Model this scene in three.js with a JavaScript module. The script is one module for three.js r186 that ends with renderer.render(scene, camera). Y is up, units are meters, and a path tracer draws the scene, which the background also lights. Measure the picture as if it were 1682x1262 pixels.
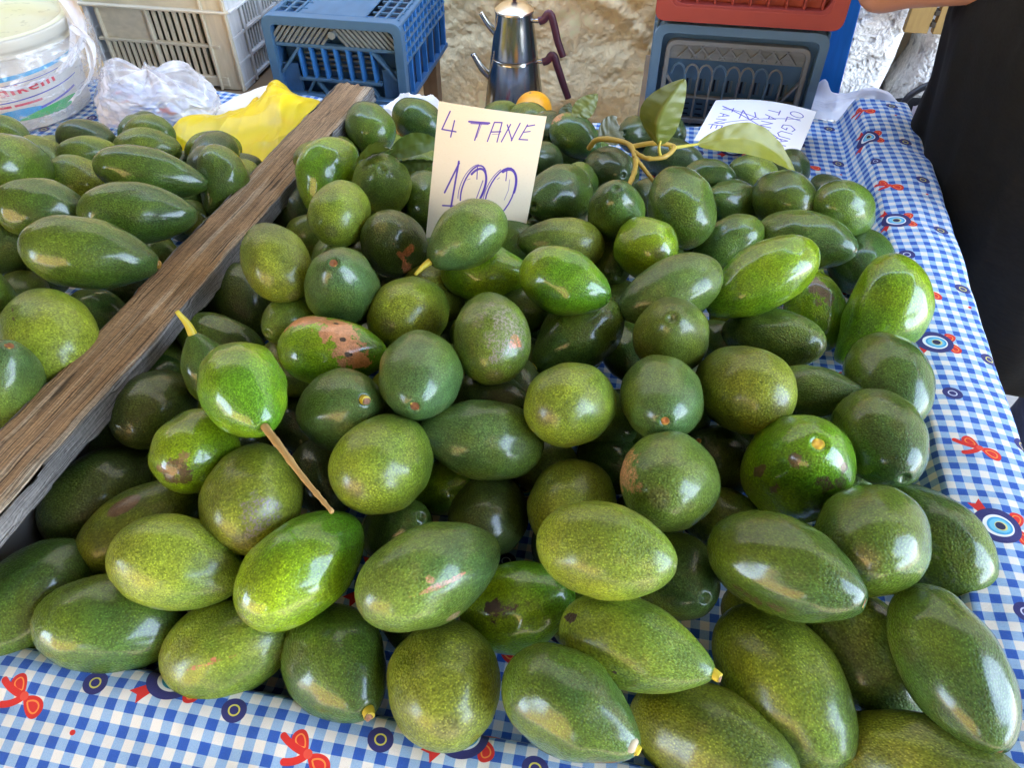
import * as THREE from 'three';
import { mergeGeometries, mergeVertices } from 'three/addons/utils/BufferGeometryUtils.js';
import { RoundedBoxGeometry } from 'three/addons/geometries/RoundedBoxGeometry.js';
import { MarchingCubes } from 'three/addons/objects/MarchingCubes.js';

// ---------------------------------------------------------------- camera, sky, sun, exposure
const scene = new THREE.Scene();
const camera = new THREE.PerspectiveCamera(55, 1682 / 1262, 0.05, 120);
camera.position.set(0, 1.48, 0);
camera.rotation.set(-Math.PI / 4, 0, 0);
const renderer = new THREE.WebGLRenderer({ antialias: true });
renderer.toneMapping = THREE.LinearToneMapping;
renderer.toneMappingExposure = 11;
renderer.shadowMap.enabled = true;
{ // clear afternoon sky, paler towards the horizon
  const w = 256, h = 128, d = new Float32Array(w * h * 4);
  for (let y = 0; y < h; y++) for (let x = 0; x < w; x++) {
    const el = Math.max(0, ((y + 0.5) / h - 0.5) * 2), k = Math.pow(1 - el, 2.2), i = (y * w + x) * 4;
    d[i] = 0.38 + 0.84 * k; d[i + 1] = 0.56 + 0.92 * k; d[i + 2] = 0.95 + 0.85 * k; d[i + 3] = 1;
  }
  const t = new THREE.DataTexture(d, w, h, THREE.RGBAFormat, THREE.FloatType);
  t.mapping = THREE.EquirectangularReflectionMapping; t.magFilter = THREE.LinearFilter; t.needsUpdate = true;
  scene.background = t; scene.environment = t;
}
const sun = new THREE.DirectionalLight(0xffe9c8, 4.6);
sun.position.set(4.5, 12, -7.5); sun.castShadow = true; sun.shadow.mapSize.set(2048, 2048);
Object.assign(sun.shadow.camera, { left: -9, right: 9, top: 9, bottom: -9, near: 0.5, far: 40 });
scene.add(sun, sun.target);

// ---------------------------------------------------------------- helpers
const TH = 10.5 * Math.PI / 180, CT = Math.cos(TH), ST = Math.sin(TH);
// the table stands turned by 10.5 degrees: u along its front edge, v away from the viewer, h above the ground
const P = (u, h, v) => new THREE.Vector3(u * CT + v * ST, h, u * ST - v * CT);
const rng = (s) => () => { s = (s + 0x6d2b79f5) | 0; let t = Math.imul(s ^ (s >>> 15), 1 | s); t = (t + Math.imul(t ^ (t >>> 7), 61 | t)) ^ t; return ((t ^ (t >>> 14)) >>> 0) / 4294967296; };
const h3 = (x, y, z) => { let n = Math.imul(x, 374761393) + Math.imul(y, 668265263) + Math.imul(z, 2147483647 - 1013904223) | 0; n = Math.imul(n ^ (n >>> 13), 1274126177); n ^= n >>> 16; return (n >>> 0) / 4294967296; };
const fade = (t) => t * t * (3 - 2 * t), mix = (a, b, t) => a + (b - a) * t, clamp = (x, a = 0, b = 1) => Math.min(b, Math.max(a, x));
const step = (a, b, x) => fade(clamp((x - a) / (b - a)));
function noise(x, y, z) {
  const i = Math.floor(x), j = Math.floor(y), k = Math.floor(z), u = fade(x - i), v = fade(y - j), w = fade(z - k);
  const r = (a, b, c) => h3(i + a, j + b, k + c);
  return mix(mix(mix(r(0, 0, 0), r(1, 0, 0), u), mix(r(0, 1, 0), r(1, 1, 0), u), v), mix(mix(r(0, 0, 1), r(1, 0, 1), u), mix(r(0, 1, 1), r(1, 1, 1), u), v), w) * 2 - 1;
}
const fbm = (x, y, z, n = 4) => { let a = 0, s = 0.5; for (let i = 0; i < n; i++) { a += s * noise(x, y, z); x = x * 2.03 + 7.1; y = y * 2.03 + 3.7; z = z * 2.03 + 1.3; s *= 0.5; } return a; };
const ridge = (x, y, z, n = 3) => { let a = 0, s = 0.55; for (let i = 0; i < n; i++) { a += s * (1 - 2 * Math.abs(noise(x, y, z))); x = x * 2.1 + 5.2; y = y * 2.1 + 1.3; z = z * 2.1 + 8.8; s *= 0.45; } return a; };
function worley(x, y, z) { // distance to the nearest seed point
  const i = Math.floor(x), j = Math.floor(y), k = Math.floor(z); let m = 9;
  for (let a = -1; a < 2; a++) for (let b = -1; b < 2; b++) for (let c = -1; c < 2; c++) {
    const X = i + a, Y = j + b, Z = k + c, dx = X + h3(X, Y, Z) - x, dy = Y + h3(X + 71, Y, Z) - y, dz = Z + h3(X, Y + 57, Z) - z, d = dx * dx + dy * dy + dz * dz;
    if (d < m) m = d;
  }
  return Math.sqrt(m);
}
const toS = (c) => (c <= 0.0031308 ? 12.92 * c : 1.055 * Math.pow(c, 1 / 2.4) - 0.055);
function tex(w, h, f, srgb = true, wrap = true) { // f(u, v, x, y) returns linear [r, g, b] or a height
  const d = new Uint8Array(w * h * 4);
  for (let y = 0; y < h; y++) for (let x = 0; x < w; x++) {
    const c = f((x + 0.5) / w, (y + 0.5) / h, x, y), i = (y * w + x) * 4;
    for (let k = 0; k < 3; k++) { const q = clamp(c.length ? c[k] : c); d[i + k] = 255 * (srgb ? toS(q) : q); }
    d[i + 3] = 255;
  }
  const t = new THREE.DataTexture(d, w, h); t.magFilter = THREE.LinearFilter;
  if (srgb) t.colorSpace = THREE.SRGBColorSpace;
  if (wrap) t.wrapS = t.wrapT = THREE.RepeatWrapping;
  t.needsUpdate = true; return t;
}
const lin = (r, g, b) => new THREE.Color().setRGB(r, g, b);
const mat = (c, o = {}) => new THREE.MeshPhysicalMaterial({ color: lin(...c), roughness: 0.6, side: THREE.DoubleSide, ...o });
const used = {};
const numbered = (n) => { const k = used[n] = (used[n] ?? -1) + 1; return k ? `${n}_${String(k).padStart(3, '0')}` : n; };
function tag(o, label, category, group, kind) {
  if (label) o.userData.label = label;
  if (category) o.userData.category = category;
  if (group) o.userData.group = group;
  if (kind) o.userData.kind = kind;
  return o;
}
function mesh(name, geo, m, parent) {
  const o = new THREE.Mesh(geo, m); o.name = parent ? name : numbered(name); o.castShadow = o.receiveShadow = true;
  (parent || scene).add(o); return o;
}
function thing(name, pos, turn, label, category, group) { // turn -TH lines a thing up with the table
  const o = new THREE.Group(); o.name = numbered(name); o.position.copy(pos); o.rotation.y = turn; scene.add(o);
  return tag(o, label, category, group);
}
const boxCache = {};
const box = (w, h, d, r = 0.002) => boxCache[[w, h, d, r]] ??= r ? new RoundedBoxGeometry(w, h, d, 1, Math.min(r, w / 2.1, h / 2.1, d / 2.1)) : new THREE.BoxGeometry(w, h, d);
function part(name, geo, m, parent, x, y, z, rx = 0, ry = 0, rz = 0) {
  const o = mesh(name, geo, m, parent); o.position.set(x, y, z); o.rotation.set(rx, ry, rz); return o;
}
// a sheet of n x m cells whose points f(a, b) gives, with texture coordinates in metres unless uvf says otherwise
function sheet(n, m, f, uvf) {
  const pos = [], uv = [], idx = [];
  for (let j = 0; j <= m; j++) for (let i = 0; i <= n; i++) {
    const p = f(i / n, j / m); pos.push(p.x, p.y, p.z); const q = uvf ? uvf(i / n, j / m) : [i / n, j / m]; uv.push(q[0], q[1]);
  }
  for (let j = 0; j < m; j++) for (let i = 0; i < n; i++) { const a = j * (n + 1) + i, b = a + 1, c = a + n + 1, d = c + 1; idx.push(a, b, d, a, d, c); }
  const g = new THREE.BufferGeometry();
  g.setAttribute('position', new THREE.Float32BufferAttribute(pos, 3)); g.setAttribute('uv', new THREE.Float32BufferAttribute(uv, 2)); g.setIndex(idx); g.computeVertexNormals();
  return g;
}
const V3 = (x, y, z) => new THREE.Vector3(x, y, z);
function tube(points, r0, r1 = r0, seg = 40, rad = 10, knots = 0) { // a tapered tube through points, closed at both ends
  const c = new THREE.CatmullRomCurve3(points), F = c.computeFrenetFrames(seg), pos = [], idx = [], uv = [];
  for (let i = 0; i <= seg; i++) {
    const p = c.getPointAt(i / seg), r = mix(r0, r1, i / seg) + knots * Math.max(0, noise(i * 0.37, 2, 5)) * (1 - 0.5 * i / seg);
    for (let k = 0; k < rad; k++) { const t = k / rad * 2 * Math.PI, q = p.clone().addScaledVector(F.normals[i], Math.cos(t) * r).addScaledVector(F.binormals[i], Math.sin(t) * r); pos.push(q.x, q.y, q.z); uv.push(k / rad, i / seg); }
  }
  for (let i = 0; i < seg; i++) for (let k = 0; k < rad; k++) { const a = i * rad + k, b = i * rad + (k + 1) % rad; idx.push(a, b, b + rad, a, b + rad, a + rad); }
  for (const [row, p] of [[0, c.getPointAt(0)], [seg, c.getPointAt(1)]]) { const n = pos.length / 3; pos.push(p.x, p.y, p.z); uv.push(0.5, 0.5); for (let k = 0; k < rad; k++) idx.push(n, row * rad + k, row * rad + (k + 1) % rad); }
  const g = new THREE.BufferGeometry(); g.setAttribute('position', new THREE.Float32BufferAttribute(pos, 3)); g.setAttribute('uv', new THREE.Float32BufferAttribute(uv, 2)); g.setIndex(idx); g.computeVertexNormals(); return g;
}
// shared grain textures
const grainTex = tex(512, 512, (u, v, x, y) => { const s = 512; const n = (k, q) => noise(x / k, y / k, q); return 0.5 + 0.25 * n(3, 1) + 0.2 * n(9, 4) + 0.15 * n(31, 7); }, false);
const dirtTex = tex(512, 512, (u, v, x, y) => { const n = 0.5 + 0.5 * fbm(x / 60, y / 60, 3, 5), f = 0.5 + 0.5 * fbm(x / 9, y / 9, 8, 3), k = 0.72 + 0.28 * clamp(n * 1.3 - 0.1) * (0.75 + 0.25 * f); return [k, k * 0.985, k * 0.95]; });

// ---------------------------------------------------------------- ground, house walls, awning, street
{
  const groundTex = tex(1024, 1024, (u, v, x, y) => { const n = fbm(x / 90, y / 90, 2, 5), f = noise(x / 3, y / 3, 9), k = 0.36 + 0.14 * n + 0.06 * f; return [k, k * 0.9, k * 0.76]; });
  groundTex.repeat.set(30, 30);
  const g = new THREE.PlaneGeometry(160, 160); g.rotateX(-Math.PI / 2);
  tag(mesh('ground', g, new THREE.MeshStandardMaterial({ map: groundTex, roughness: 0.95, bumpMap: groundTex, bumpScale: 0.004 })), '', '', '', 'structure');
}
const stoneTex = tex(1024, 1024, (u, v, x, y) => {
  const n = fbm(x / 130, y / 130, 4, 5), f = fbm(x / 14, y / 14, 1, 3), p = step(0.25, 0.6, fbm(x / 40 + 9, y / 40, 6, 3)), k = clamp(0.80 + 0.26 * n + 0.2 * f);
  return [mix(k * 1.14, 0.62, p * 0.4), mix(k * 0.90, 0.5, p * 0.4), mix(k * 0.5, 0.3, p * 0.4)];
});
const rockTex = tex(1024, 1024, (u, v, x, y) => {
  const n = fbm(x / 120, y / 120, 14, 5), f = fbm(x / 10, y / 10, 21, 3), d = step(0.12, 0.5, fbm(x / 34, y / 34, 33, 4)), k = clamp(0.70 + 0.25 * n + 0.22 * f) * (1 - 0.45 * d);
  return [k, k * 0.96, k * 0.88];
});
function roughWall(u0, u1, h0, h1, v, amp, seed, groove) {
  const nx = Math.round((u1 - u0) * 70), ny = Math.round((h1 - h0) * 70);
  return sheet(nx, ny, (a, b) => {
    const u = mix(u0, u1, a), h = mix(h0, h1, b);
    let d = amp * (fbm(u * 5, h * 5, seed, 5) * 1.6 + 0.35 * fbm(u * 28, h * 28, seed + 5, 3));
    if (groove) d += groove(u, h);
    return P(u, h, v - d);
  }, (a, b) => [mix(u0, u1, a) / 0.9, mix(h0, h1, b) / 0.9]);
}
{
  // the house wall behind the stall: a body with thickness, faced with rubble
  const wall = mesh('wall', box(9, 5, 0.5, 0), mat([0.42, 0.36, 0.25], { roughness: 0.95 }));
  wall.position.copy(P(-2.0, 2.5, 2.32)); wall.rotation.y = -TH; tag(wall, '', '', '', 'structure');
  const left = roughWall(-4, 0.42, 0, 1.6, 1.97, 0.022, 3, (u, h) => { // a raised vein of mortar that bends down to the right
    const c = 0.80 + 0.07 * Math.cos((u + 0.12) * 9), k = Math.exp(-Math.pow((h - (0.86 - 2.2 * Math.pow(Math.max(0, u + 0.16), 1.6))) / 0.014, 2)) * step(-0.2, -0.1, u);
    return 0.016 * k - 0.01 * Math.exp(-Math.pow((h - (0.89 - 2.2 * Math.pow(Math.max(0, u + 0.14), 1.6))) / 0.012, 2)) * step(-0.2, -0.1, u) + c * 0;
  });
  const l = new THREE.Mesh(left, new THREE.MeshStandardMaterial({ map: stoneTex, bumpMap: stoneTex, bumpScale: 0.012, roughness: 0.95, side: THREE.DoubleSide }));
  const rockM = new THREE.MeshStandardMaterial({ map: rockTex, bumpMap: rockTex, bumpScale: 0.014, roughness: 0.95, side: THREE.DoubleSide });
  mesh('plaster_face', l.geometry, l.material, null).userData.kind = 'structure';
  const block = (name, u0, u1, h0, h1, v, seed, d = 0.12) => { // a rough boulder of the wall, closed at its sides
    const g = new THREE.BoxGeometry(u1 - u0, h1 - h0, d, 26, Math.round((h1 - h0) * 50), 5), p = g.attributes.position;
    for (let i = 0; i < p.count; i++) {
      const x = p.getX(i), y = p.getY(i), z = p.getZ(i), ex = Math.abs(x) / ((u1 - u0) / 2), ey = Math.abs(y) / ((h1 - h0) / 2), e = Math.max(ex, ey);
      const n = fbm(x * 9 + seed, y * 9, z * 9 + seed, 4);
      p.setXYZ(i, x * (1 + 0.05 * n) + 0.02 * noise(y * 9, seed, 2), y * (1 + 0.04 * n), z + (z > 0 ? 0.035 * n - 0.03 * Math.pow(e, 8) : 0));
    }
    const q = g.attributes.uv; for (let i = 0; i < p.count; i++) q.setXY(i, (p.getX(i) + p.getZ(i)) * 1.6 + seed * 0.37, p.getY(i) * 1.6);
    g.computeVertexNormals();
    const o = mesh(name, g, rockM, null); o.position.copy(P((u0 + u1) / 2, (h0 + h1) / 2, v)); o.rotation.y = -TH; o.userData.kind = 'structure'; return o;
  };
  block('stone', 0.36, 0.575, 0.2, 1.16, 1.98, 4);
  block('stone', 0.602, 0.8, 0.2, 0.95, 1.98, 9);
  block('stone', 0.81, 1.25, 0.2, 1.3, 1.99, 19);
  block('stone', 0.37, 0.62, 1.18, 1.7, 1.99, 29);
}
{
  // the canvas awning over the stall and the viewer, out of the picture
  const aw = thing('awning', P(-0.9, 0, 0.8), -TH, 'sand coloured canvas awning stretched over the market stall', 'awning');
  const cm = mat([0.24, 0.18, 0.11], { roughness: 0.9 });
  const C = (o) => sheet(24, 18, (a, b) => V3(mix(-2.4, 2.35, a), 2.55 - 0.42 * b - 0.05 * Math.sin(a * Math.PI * 4) ** 2 * Math.sin(b * Math.PI) + o, mix(-0.42, 2.7, b)));
  mesh('canvas', mergeGeometries([C(0), C(0.012)]), cm, aw);
  for (const x of [-2.35, 2.3]) part('pole', new THREE.CylinderGeometry(0.02, 0.02, 2.1, 16), mat([0.5, 0.5, 0.5], { metalness: 0.8, roughness: 0.4 }), aw, x, 1.05, 2.66);
  // the next stall's hanging tarpaulin closes the left side
  const tp = thing('tarpaulin', P(-3.0, 0, 0.4), -TH, 'dark brown tarpaulin hanging beside the stall', 'tarpaulin');
  mesh('sheet', sheet(10, 40, (a, b) => V3(0.05 * Math.sin(b * 30), mix(0.1, 2.5, a), mix(-1.5, 1.7, b))), mat([0.10, 0.07, 0.045], { roughness: 0.9 }), tp);
}
function house(label, x, z, turn, w, h, c, n) {
  const hs = thing('plastered_house', V3(x, 0, z), turn, label, 'house'), pl = mat(c, { roughness: 0.95, map: dirtTex });
  part('wall', box(w, h, 0.5, 0), pl, hs, 0, h / 2, 0.25);
  part('roof', box(w + 0.6, 0.25, 1.6, 0), mat([0.35, 0.14, 0.08]), hs, 0, h + 0.13, 0.5);
  const sh = mat([0.1, 0.17, 0.13]), gl = mat([0.03, 0.04, 0.05], { roughness: 0.1 });
  for (let i = 0; i < n; i++) for (let j = 1; j < h / 3 - 0.4; j++) {
    const q = part('window', box(1.0, 1.4, 0.06, 0), gl, hs, -w / 2 + 1.7 + i * (w - 3.4) / Math.max(1, n - 1), 1.9 + j * 2.7, -0.02);
    for (const s of [-1, 1]) part('shutter', box(0.5, 1.5, 0.05, 0.01), sh, q, s * 0.78, 0, -0.03);
  }
  return hs;
}
{
  // across the street: a whitewashed house in full sun to the left, a darker one with a deep shop awning to the right
  house('sunlit whitewashed house across the street', -5.4, 5.6, 0, 7.0, 6.5, [0.56, 0.385, 0.17], 3);
  const b = house('brown plastered house with a shop awning across the street', 1.75, 5.9, 0, 6.8, 6.5, [0.30, 0.22, 0.15], 4);
  part('shop_awning', box(6.6, 0.05, 3.2, 0), mat([0.10, 0.12, 0.07], { roughness: 0.9 }), b, 0, 2.7, -1.5, 0.12);
  part('shop_front', box(6.4, 2.5, 0.1, 0), mat([0.05, 0.04, 0.035]), b, 0, 1.27, -0.06);
  house('tall brown house at the right side of the square', 5.6, -4.6, -Math.PI / 2, 9.0, 5.6, [0.26, 0.2, 0.15], 2);
}
// ---------------------------------------------------------------- the table and its cloth
const FLOOR = 0.80;
{
  const t = thing('market_table', P(-0.85, 0, 0.8), -TH, 'wooden trestle table carrying the tray of avocados', 'table');
  const w = mat([0.22, 0.14, 0.08], { roughness: 0.85 });
  part('tabletop', box(2.6, 0.03, 1.26, 0), w, t, 0.02, FLOOR - 0.05, 0.0);
  for (const [x, z] of [[-1.2, -0.5], [1.2, -0.5], [-1.2, 0.5], [1.2, 0.5]]) part('leg', box(0.06, 0.73, 0.06, 0.004), w, t, x, 0.366, z);
}
const TU = 0.256, TV = 0.2864;   // repeat of the printed cloth
const clothTex = (() => {
  const W = 1280, H = 1432, cv = document.createElement('canvas'); cv.width = W; cv.height = H;
  const c = cv.getContext('2d'), im = c.createImageData(W, H), r = rng(7);
  for (let y = 0; y < H; y++) for (let x = 0; x < W; x++) { // gingham woven from blue and white threads
    const a = Math.floor(x / W * 28) % 2, b = Math.floor(y / H * 32) % 2, i = (y * W + x) * 4;
    const th = ((x >> 1) + (y >> 1)) & 1, k = a && b ? 1 : a || b ? (th ? 0.54 : 0.34) : 0.0;
    const n = (0.93 - 0.07 * step(0.2, 0.6, fbm(x / 160, y / 160, 4, 3))) + 0.07 * r() - 0.05 * (((y >> 2) + 3 * (x >> 2)) & 1) * r(), j = k ? (r() - 0.5) * 0.22 : 0, q = clamp(k + j);
const three = (w0, m0, d0) => 255 * n * (q < 0.45 ? mix(w0, m0, q / 0.45) : mix(m0, d0, (q - 0.45) / 0.55));
    im.data[i] = three(0.94, 0.60, 0.13); im.data[i + 1] = three(0.925, 0.755, 0.34); im.data[i + 2] = three(0.89, 0.90, 0.72); im.data[i + 3] = 255;
  }
  c.putImageData(im, 0, 0);
  const S = W / TU; // pixels per metre
  const at = (x, y, f) => { for (const dx of [-W, 0, W]) for (const dy of [-H, 0, H]) { c.save(); c.translate(x * W + dx, H - y * H + dy); c.scale(S / 1000, S / 1000); f(); c.restore(); } };
  const NAVY = '#2a2c6c', RED = '#d5261f', OR = '#f08a3a';
  const ell = (x, y, a, b, col, rot = 0) => { c.beginPath(); c.ellipse(x, y, a, b, rot, 0, 7); c.fillStyle = col; c.fill(); };
  const tail = (x, y, rot) => { c.save(); c.translate(x, y); c.rotate(rot); c.fillStyle = RED; c.beginPath(); c.moveTo(-3, -4); c.lineTo(9, -6); c.lineTo(6, 0); c.lineTo(10, 6); c.lineTo(-3, 4); c.fill(); c.restore(); };
  const loop = (x, y, rot, s = 1) => { c.save(); c.translate(x, y); c.rotate(rot); c.scale(s, s); c.fillStyle = RED; c.beginPath(); c.moveTo(-2, 0); c.bezierCurveTo(4, -9, 14, -8, 14, 0); c.bezierCurveTo(14, 7, 5, 6, -2, 0); c.fill();
    c.strokeStyle = OR; c.lineWidth = 1; c.beginPath(); c.moveTo(2, 0); c.bezierCurveTo(5, -5, 11, -5, 11, 0); c.bezierCurveTo(11, 3, 6, 3, 2, 0); c.stroke(); c.restore(); };
  const eye = (bow) => {
    tail(-10, -17, -2.0); tail(-15, 14, 2.4); if (bow) { loop(17, -2, -1.3, 1.1); loop(17, 2, 1.3, 1.1); } else { tail(18, -10, -0.5); tail(15, 14, 0.7); }
    ell(0, 0, 20, 18, NAVY); ell(1, 0, 13, 11.5, '#e9eef0'); ell(2, 0, 10.6, 9.2, '#3f9fd0'); ell(2, 0, 8.6, 7.4, '#6fc0dd'); ell(3, 0, 5.4, 5, '#d9d488'); ell(2.4, 0, 4.2, 4.0, '#1d2148');
  };
  const ring = (col) => { ell(0, 0, 11, 10, NAVY, 0.4); c.strokeStyle = col; c.lineWidth = 1.4; c.beginPath(); c.ellipse(0, 0, 4.6, 4.2, 0.4, 0, 7); c.stroke(); };
  const bow = () => { loop(-1, -1, -2.3, 1.1); loop(3, 3, 0.5, 1.25); c.strokeStyle = RED; c.lineWidth = 5; c.lineCap = 'round';
    c.beginPath(); c.moveTo(0, 1); c.quadraticCurveTo(-12, -1, -20, -7); c.stroke(); c.beginPath(); c.moveTo(0, 2); c.quadraticCurveTo(-6, 8, -15, 9); c.stroke(); ell(1, 1, 3.4, 3.2, '#e04a38'); };
  const big = (f, k) => () => { c.scale(k, k); f(); };
  for (const [x, y] of [[0.5, 0.5], [0, 0]]) { // half-drop repeat
    at(x, y, big(() => eye(y === 0.5), 1.14)); at(x, y - 0.335, () => ring(y ? '#c9cfe4' : '#d8cf6a')); at(x + 0.03, y + 0.37, big(bow, 1.12)); at(x + 0.25, y - 0.06, () => ring('#d8d05a')); at(x - 0.25, y - 0.06, () => ring('#d8d05a')); at(x + 0.25, y + 0.3, () => ell(0, 0, 2.4, 2.2, RED));
  }
  const t = new THREE.CanvasTexture(cv); t.colorSpace = THREE.SRGBColorSpace; t.wrapS = t.wrapT = THREE.RepeatWrapping; t.magFilter = THREE.LinearFilter; return t;
})();
const weaveTex = tex(256, 256, (u, v, x, y) => { const a = Math.sin(x / 256 * Math.PI * 64), b = Math.sin(y / 256 * Math.PI * 64); return 0.5 + 0.25 * ((x >> 2) + (y >> 2) & 1 ? a * a : b * b) + 0.12 * noise(x / 5, y / 5, 2) + 0.1 * noise(x / 23, y / 23, 5); }, false);
{
  // across: s measured along the cloth; front: t. Each returns [place, rise]
  const crest = (v) => 0.355 + 0.06 * clamp((v - 0.21) / 1.2);
  const across = (s, v) => {
    const c = crest(v) - 0.035, rise = 0.05, run = 0.03, arc = Math.hypot(rise, run);
    if (s < c) return [s, 0, 0];
    if (s < c + arc) { const k = (s - c) / arc; return [c + run * k, rise * fade(k) * 0.85 + rise * k * 0.15, 0]; }
    const q = s - c - arc, w = 0.085;
    if (q < w) return [c + run + q, rise + 0.004 * Math.sin(q / w * Math.PI), 0];
    const r = 0.012, z = (q - w) / r;
    if (z < Math.PI / 2) return [c + run + w + r * Math.sin(z), rise - r * (1 - Math.cos(z)), 0];
    return [c + run + w + r + 0.02 * Math.sin((q - w) * 6), rise, q - w - r * Math.PI / 2 + r];
  };
  const along = (t) => { // towards the viewer t falls
    if (t > 0.24) return [t, -0.018 * step(0.42, 0.28, t), 0];
    const d = 0.24 - t, arc = 0.07;
    if (d < arc) { const k = d / arc; return [0.24 - 0.024 * k, -0.018 + 0.063 * (0.8 * k + 0.2 * fade(k)), 0]; }
    const q = d - arc;
    if (q < 0.11) return [0.216 - q * 0.97, 0.045 + 0.004 * Math.sin(clamp(q / 0.05) * Math.PI) - 0.026 * Math.pow(q / 0.11, 2), 0];
    return [0.216 - 0.1067 - 0.012 * Math.sin(clamp((q - 0.11) / 0.02) * Math.PI / 2), 0.019, Math.max(0, q - 0.11 - 0.006)];
  };
  const S0 = -2.1, S1 = 0.80, T0 = -0.25, nx = 560, ny = 360, back = (s) => 1.435 + 0.085 * step(0.05, 0.36, s) + 0.006 * Math.sin(s * 23) + 0.004 * Math.sin(s * 61);
  const g = sheet(nx, ny, (a, b) => {
    const s = mix(S0, S1, a), B = back(s), T1 = B + 0.2, t = mix(T0, T1, b);
    const [v0, rf, df] = along(t); let v = v0, drop = df;
    if (t > B) { const q = t - B; v = B + 0.012 * Math.sin(Math.min(q / 0.012, Math.PI / 2)) + 0.02 * Math.sin(q * 8); drop += q < 0.019 ? 0.012 * (1 - Math.cos(q / 0.012)) : q - 0.007; }
    const [u, ru, du] = across(s, clamp(v, 0.2, 1.55));
    const rise = rf < 0 && ru > 0.002 ? ru : rf < 0 ? rf : Math.max(rf, ru), flat = rise < 0.004;
    const wr = 0.0045 * fbm(u * 9, v * 9, 2, 3) + (flat ? 0.0012 : 0.0028) * fbm(u * 30, v * 30, 5, 2) + (ru > 0.03 && !du ? 0.007 * Math.max(0, fbm(u * 4, v * 11, 9, 2)) + 0.0016 * Math.sin(v * 70 + u * 25) * fbm(v * 6, 1, 4, 2) : 0);
    const bot = -0.32;
    return P(u + (du ? 0.02 * du * Math.sin(v * 26) : 0), FLOOR + Math.max(bot, rise - drop - du + wr), v - (df ? 0.02 * Math.sin(u * 30) * Math.min(1, df * 4) : 0));
  }, (a, b) => { const s = mix(S0, S1, a), t = mix(T0, back(s) + 0.2, b); return [(s - 0.43) / TU + 0.5, (t + 0.05 * clamp((0.24 - t) / 0.07) - 0.505) / TV + 0.5]; });
  const bump = weaveTex.clone(); bump.repeat.set(10, 11); bump.needsUpdate = true;
  const m = new THREE.MeshPhysicalMaterial({ map: clothTex, bumpMap: bump, bumpScale: 0.0011, roughness: 0.92, side: THREE.DoubleSide, sheen: 0.3, sheenRoughness: 0.6, sheenColor: lin(0.5, 0.5, 0.5) });
  tag(mesh('tablecloth', g, m), 'blue and white gingham cloth printed with blue eyes and red bows, covering the table', 'tablecloth');
}
{ // what the crates and the teapot stand on, hidden behind the table
  const w = mat([0.25, 0.17, 0.1], { roughness: 0.85, map: dirtTex });
  for (const [u, v, wd, h, d, what] of [[-0.9, 1.72, 0.72, 0.75, 0.42, 'rough wooden bench under the cream and blue crates'], [0.165, 1.73, 0.36, 0.75, 0.42, 'rough wooden bench under the stacked crates'], [-0.295, 1.63, 0.16, 0.69, 0.16, 'small wooden stand under the teapot']]) {
    const b = thing('wooden_bench', P(u, 0, v), -TH, what, 'bench');
    part('seat', box(wd, 0.03, d), w, b, 0, h - 0.0155, 0);
    for (const x of [-1, 1]) for (const z of [-1, 1]) part('leg', box(0.04, h - 0.031, 0.04), w, b, x * (wd / 2 - 0.03), (h - 0.031) / 2, z * (d / 2 - 0.03));
  }
}
// ---------------------------------------------------------------- avocados
// skin: one pebbled map per variant, computed on the fruit's own shape so that nothing stretches at the ends
const skinHeight = (X, Y, Z, seed) => { const w = worley(X / 1.9 + seed * 11, Y / 1.9, Z / 1.9); return clamp(1.02 - w * 0.9); };
function skin(seed, w = 1024, h = 512) {
  const hs = new Float32Array(w * h);
  const map = tex(w, h, (u, v, x, y) => {
    const t = u * 2 * Math.PI, q = v * Math.PI, X = 39 * Math.sin(q) * Math.cos(t), Z = 39 * Math.sin(q) * Math.sin(t), Y = -56 * Math.cos(q);
    const hh = skinHeight(X, Y, Z, seed); hs[y * w + x] = hh;
    const wd = worley(X / 1.9 + 31 * seed, Y / 1.9 + 4, Z / 1.9), size = 0.16 + 0.14 * h3(Math.floor(X / 5), Math.floor(Y / 5), seed), dot = step(size + 0.1, size - 0.06, wd);
    const m = 0.5 + 0.5 * fbm(X / 17, Y / 17, Z / 17 + seed * 9, 3), f = 0.5 + 0.5 * noise(X / 1.0, Y / 1.0, Z / 1.0 + seed), k = (0.26 + 0.17 * hh + 0.18 * m) * (0.52 + 0.92 * f);
    return [clamp(k * 0.97 + 0.36 * dot), clamp(k + 0.36 * dot), clamp(k * 0.95 + 0.26 * dot)];
  });
  const bump = tex(w, h, (u, v, x, y) => hs[y * w + x] * 0.85 + 0.15 * clamp(0.5 + 0.5 * noise(x / 40, y / 40, seed)), false);
  return { map, bump };
}
const SKINS = [1, 2, 3].map((s) => skin(s));
const TONES = { // linear base colours: body, lighter blossom half, shoulder by the stem
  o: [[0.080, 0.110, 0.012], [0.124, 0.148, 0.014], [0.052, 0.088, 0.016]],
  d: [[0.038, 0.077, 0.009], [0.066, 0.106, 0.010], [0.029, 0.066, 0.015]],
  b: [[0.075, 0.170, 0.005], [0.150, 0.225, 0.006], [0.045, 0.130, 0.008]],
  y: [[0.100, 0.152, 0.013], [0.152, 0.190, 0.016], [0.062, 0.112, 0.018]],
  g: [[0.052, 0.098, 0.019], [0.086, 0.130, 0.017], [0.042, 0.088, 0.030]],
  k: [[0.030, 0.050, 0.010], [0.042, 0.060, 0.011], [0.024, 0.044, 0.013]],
};
const ROUGH = { o: 0.52, d: 0.46, b: 0.36, y: 0.5, g: 0.48, k: 0.46 }, SPEC = { o: 0.35, d: 0.4, b: 0.5, y: 0.38, g: 0.42, k: 0.4 };
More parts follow.
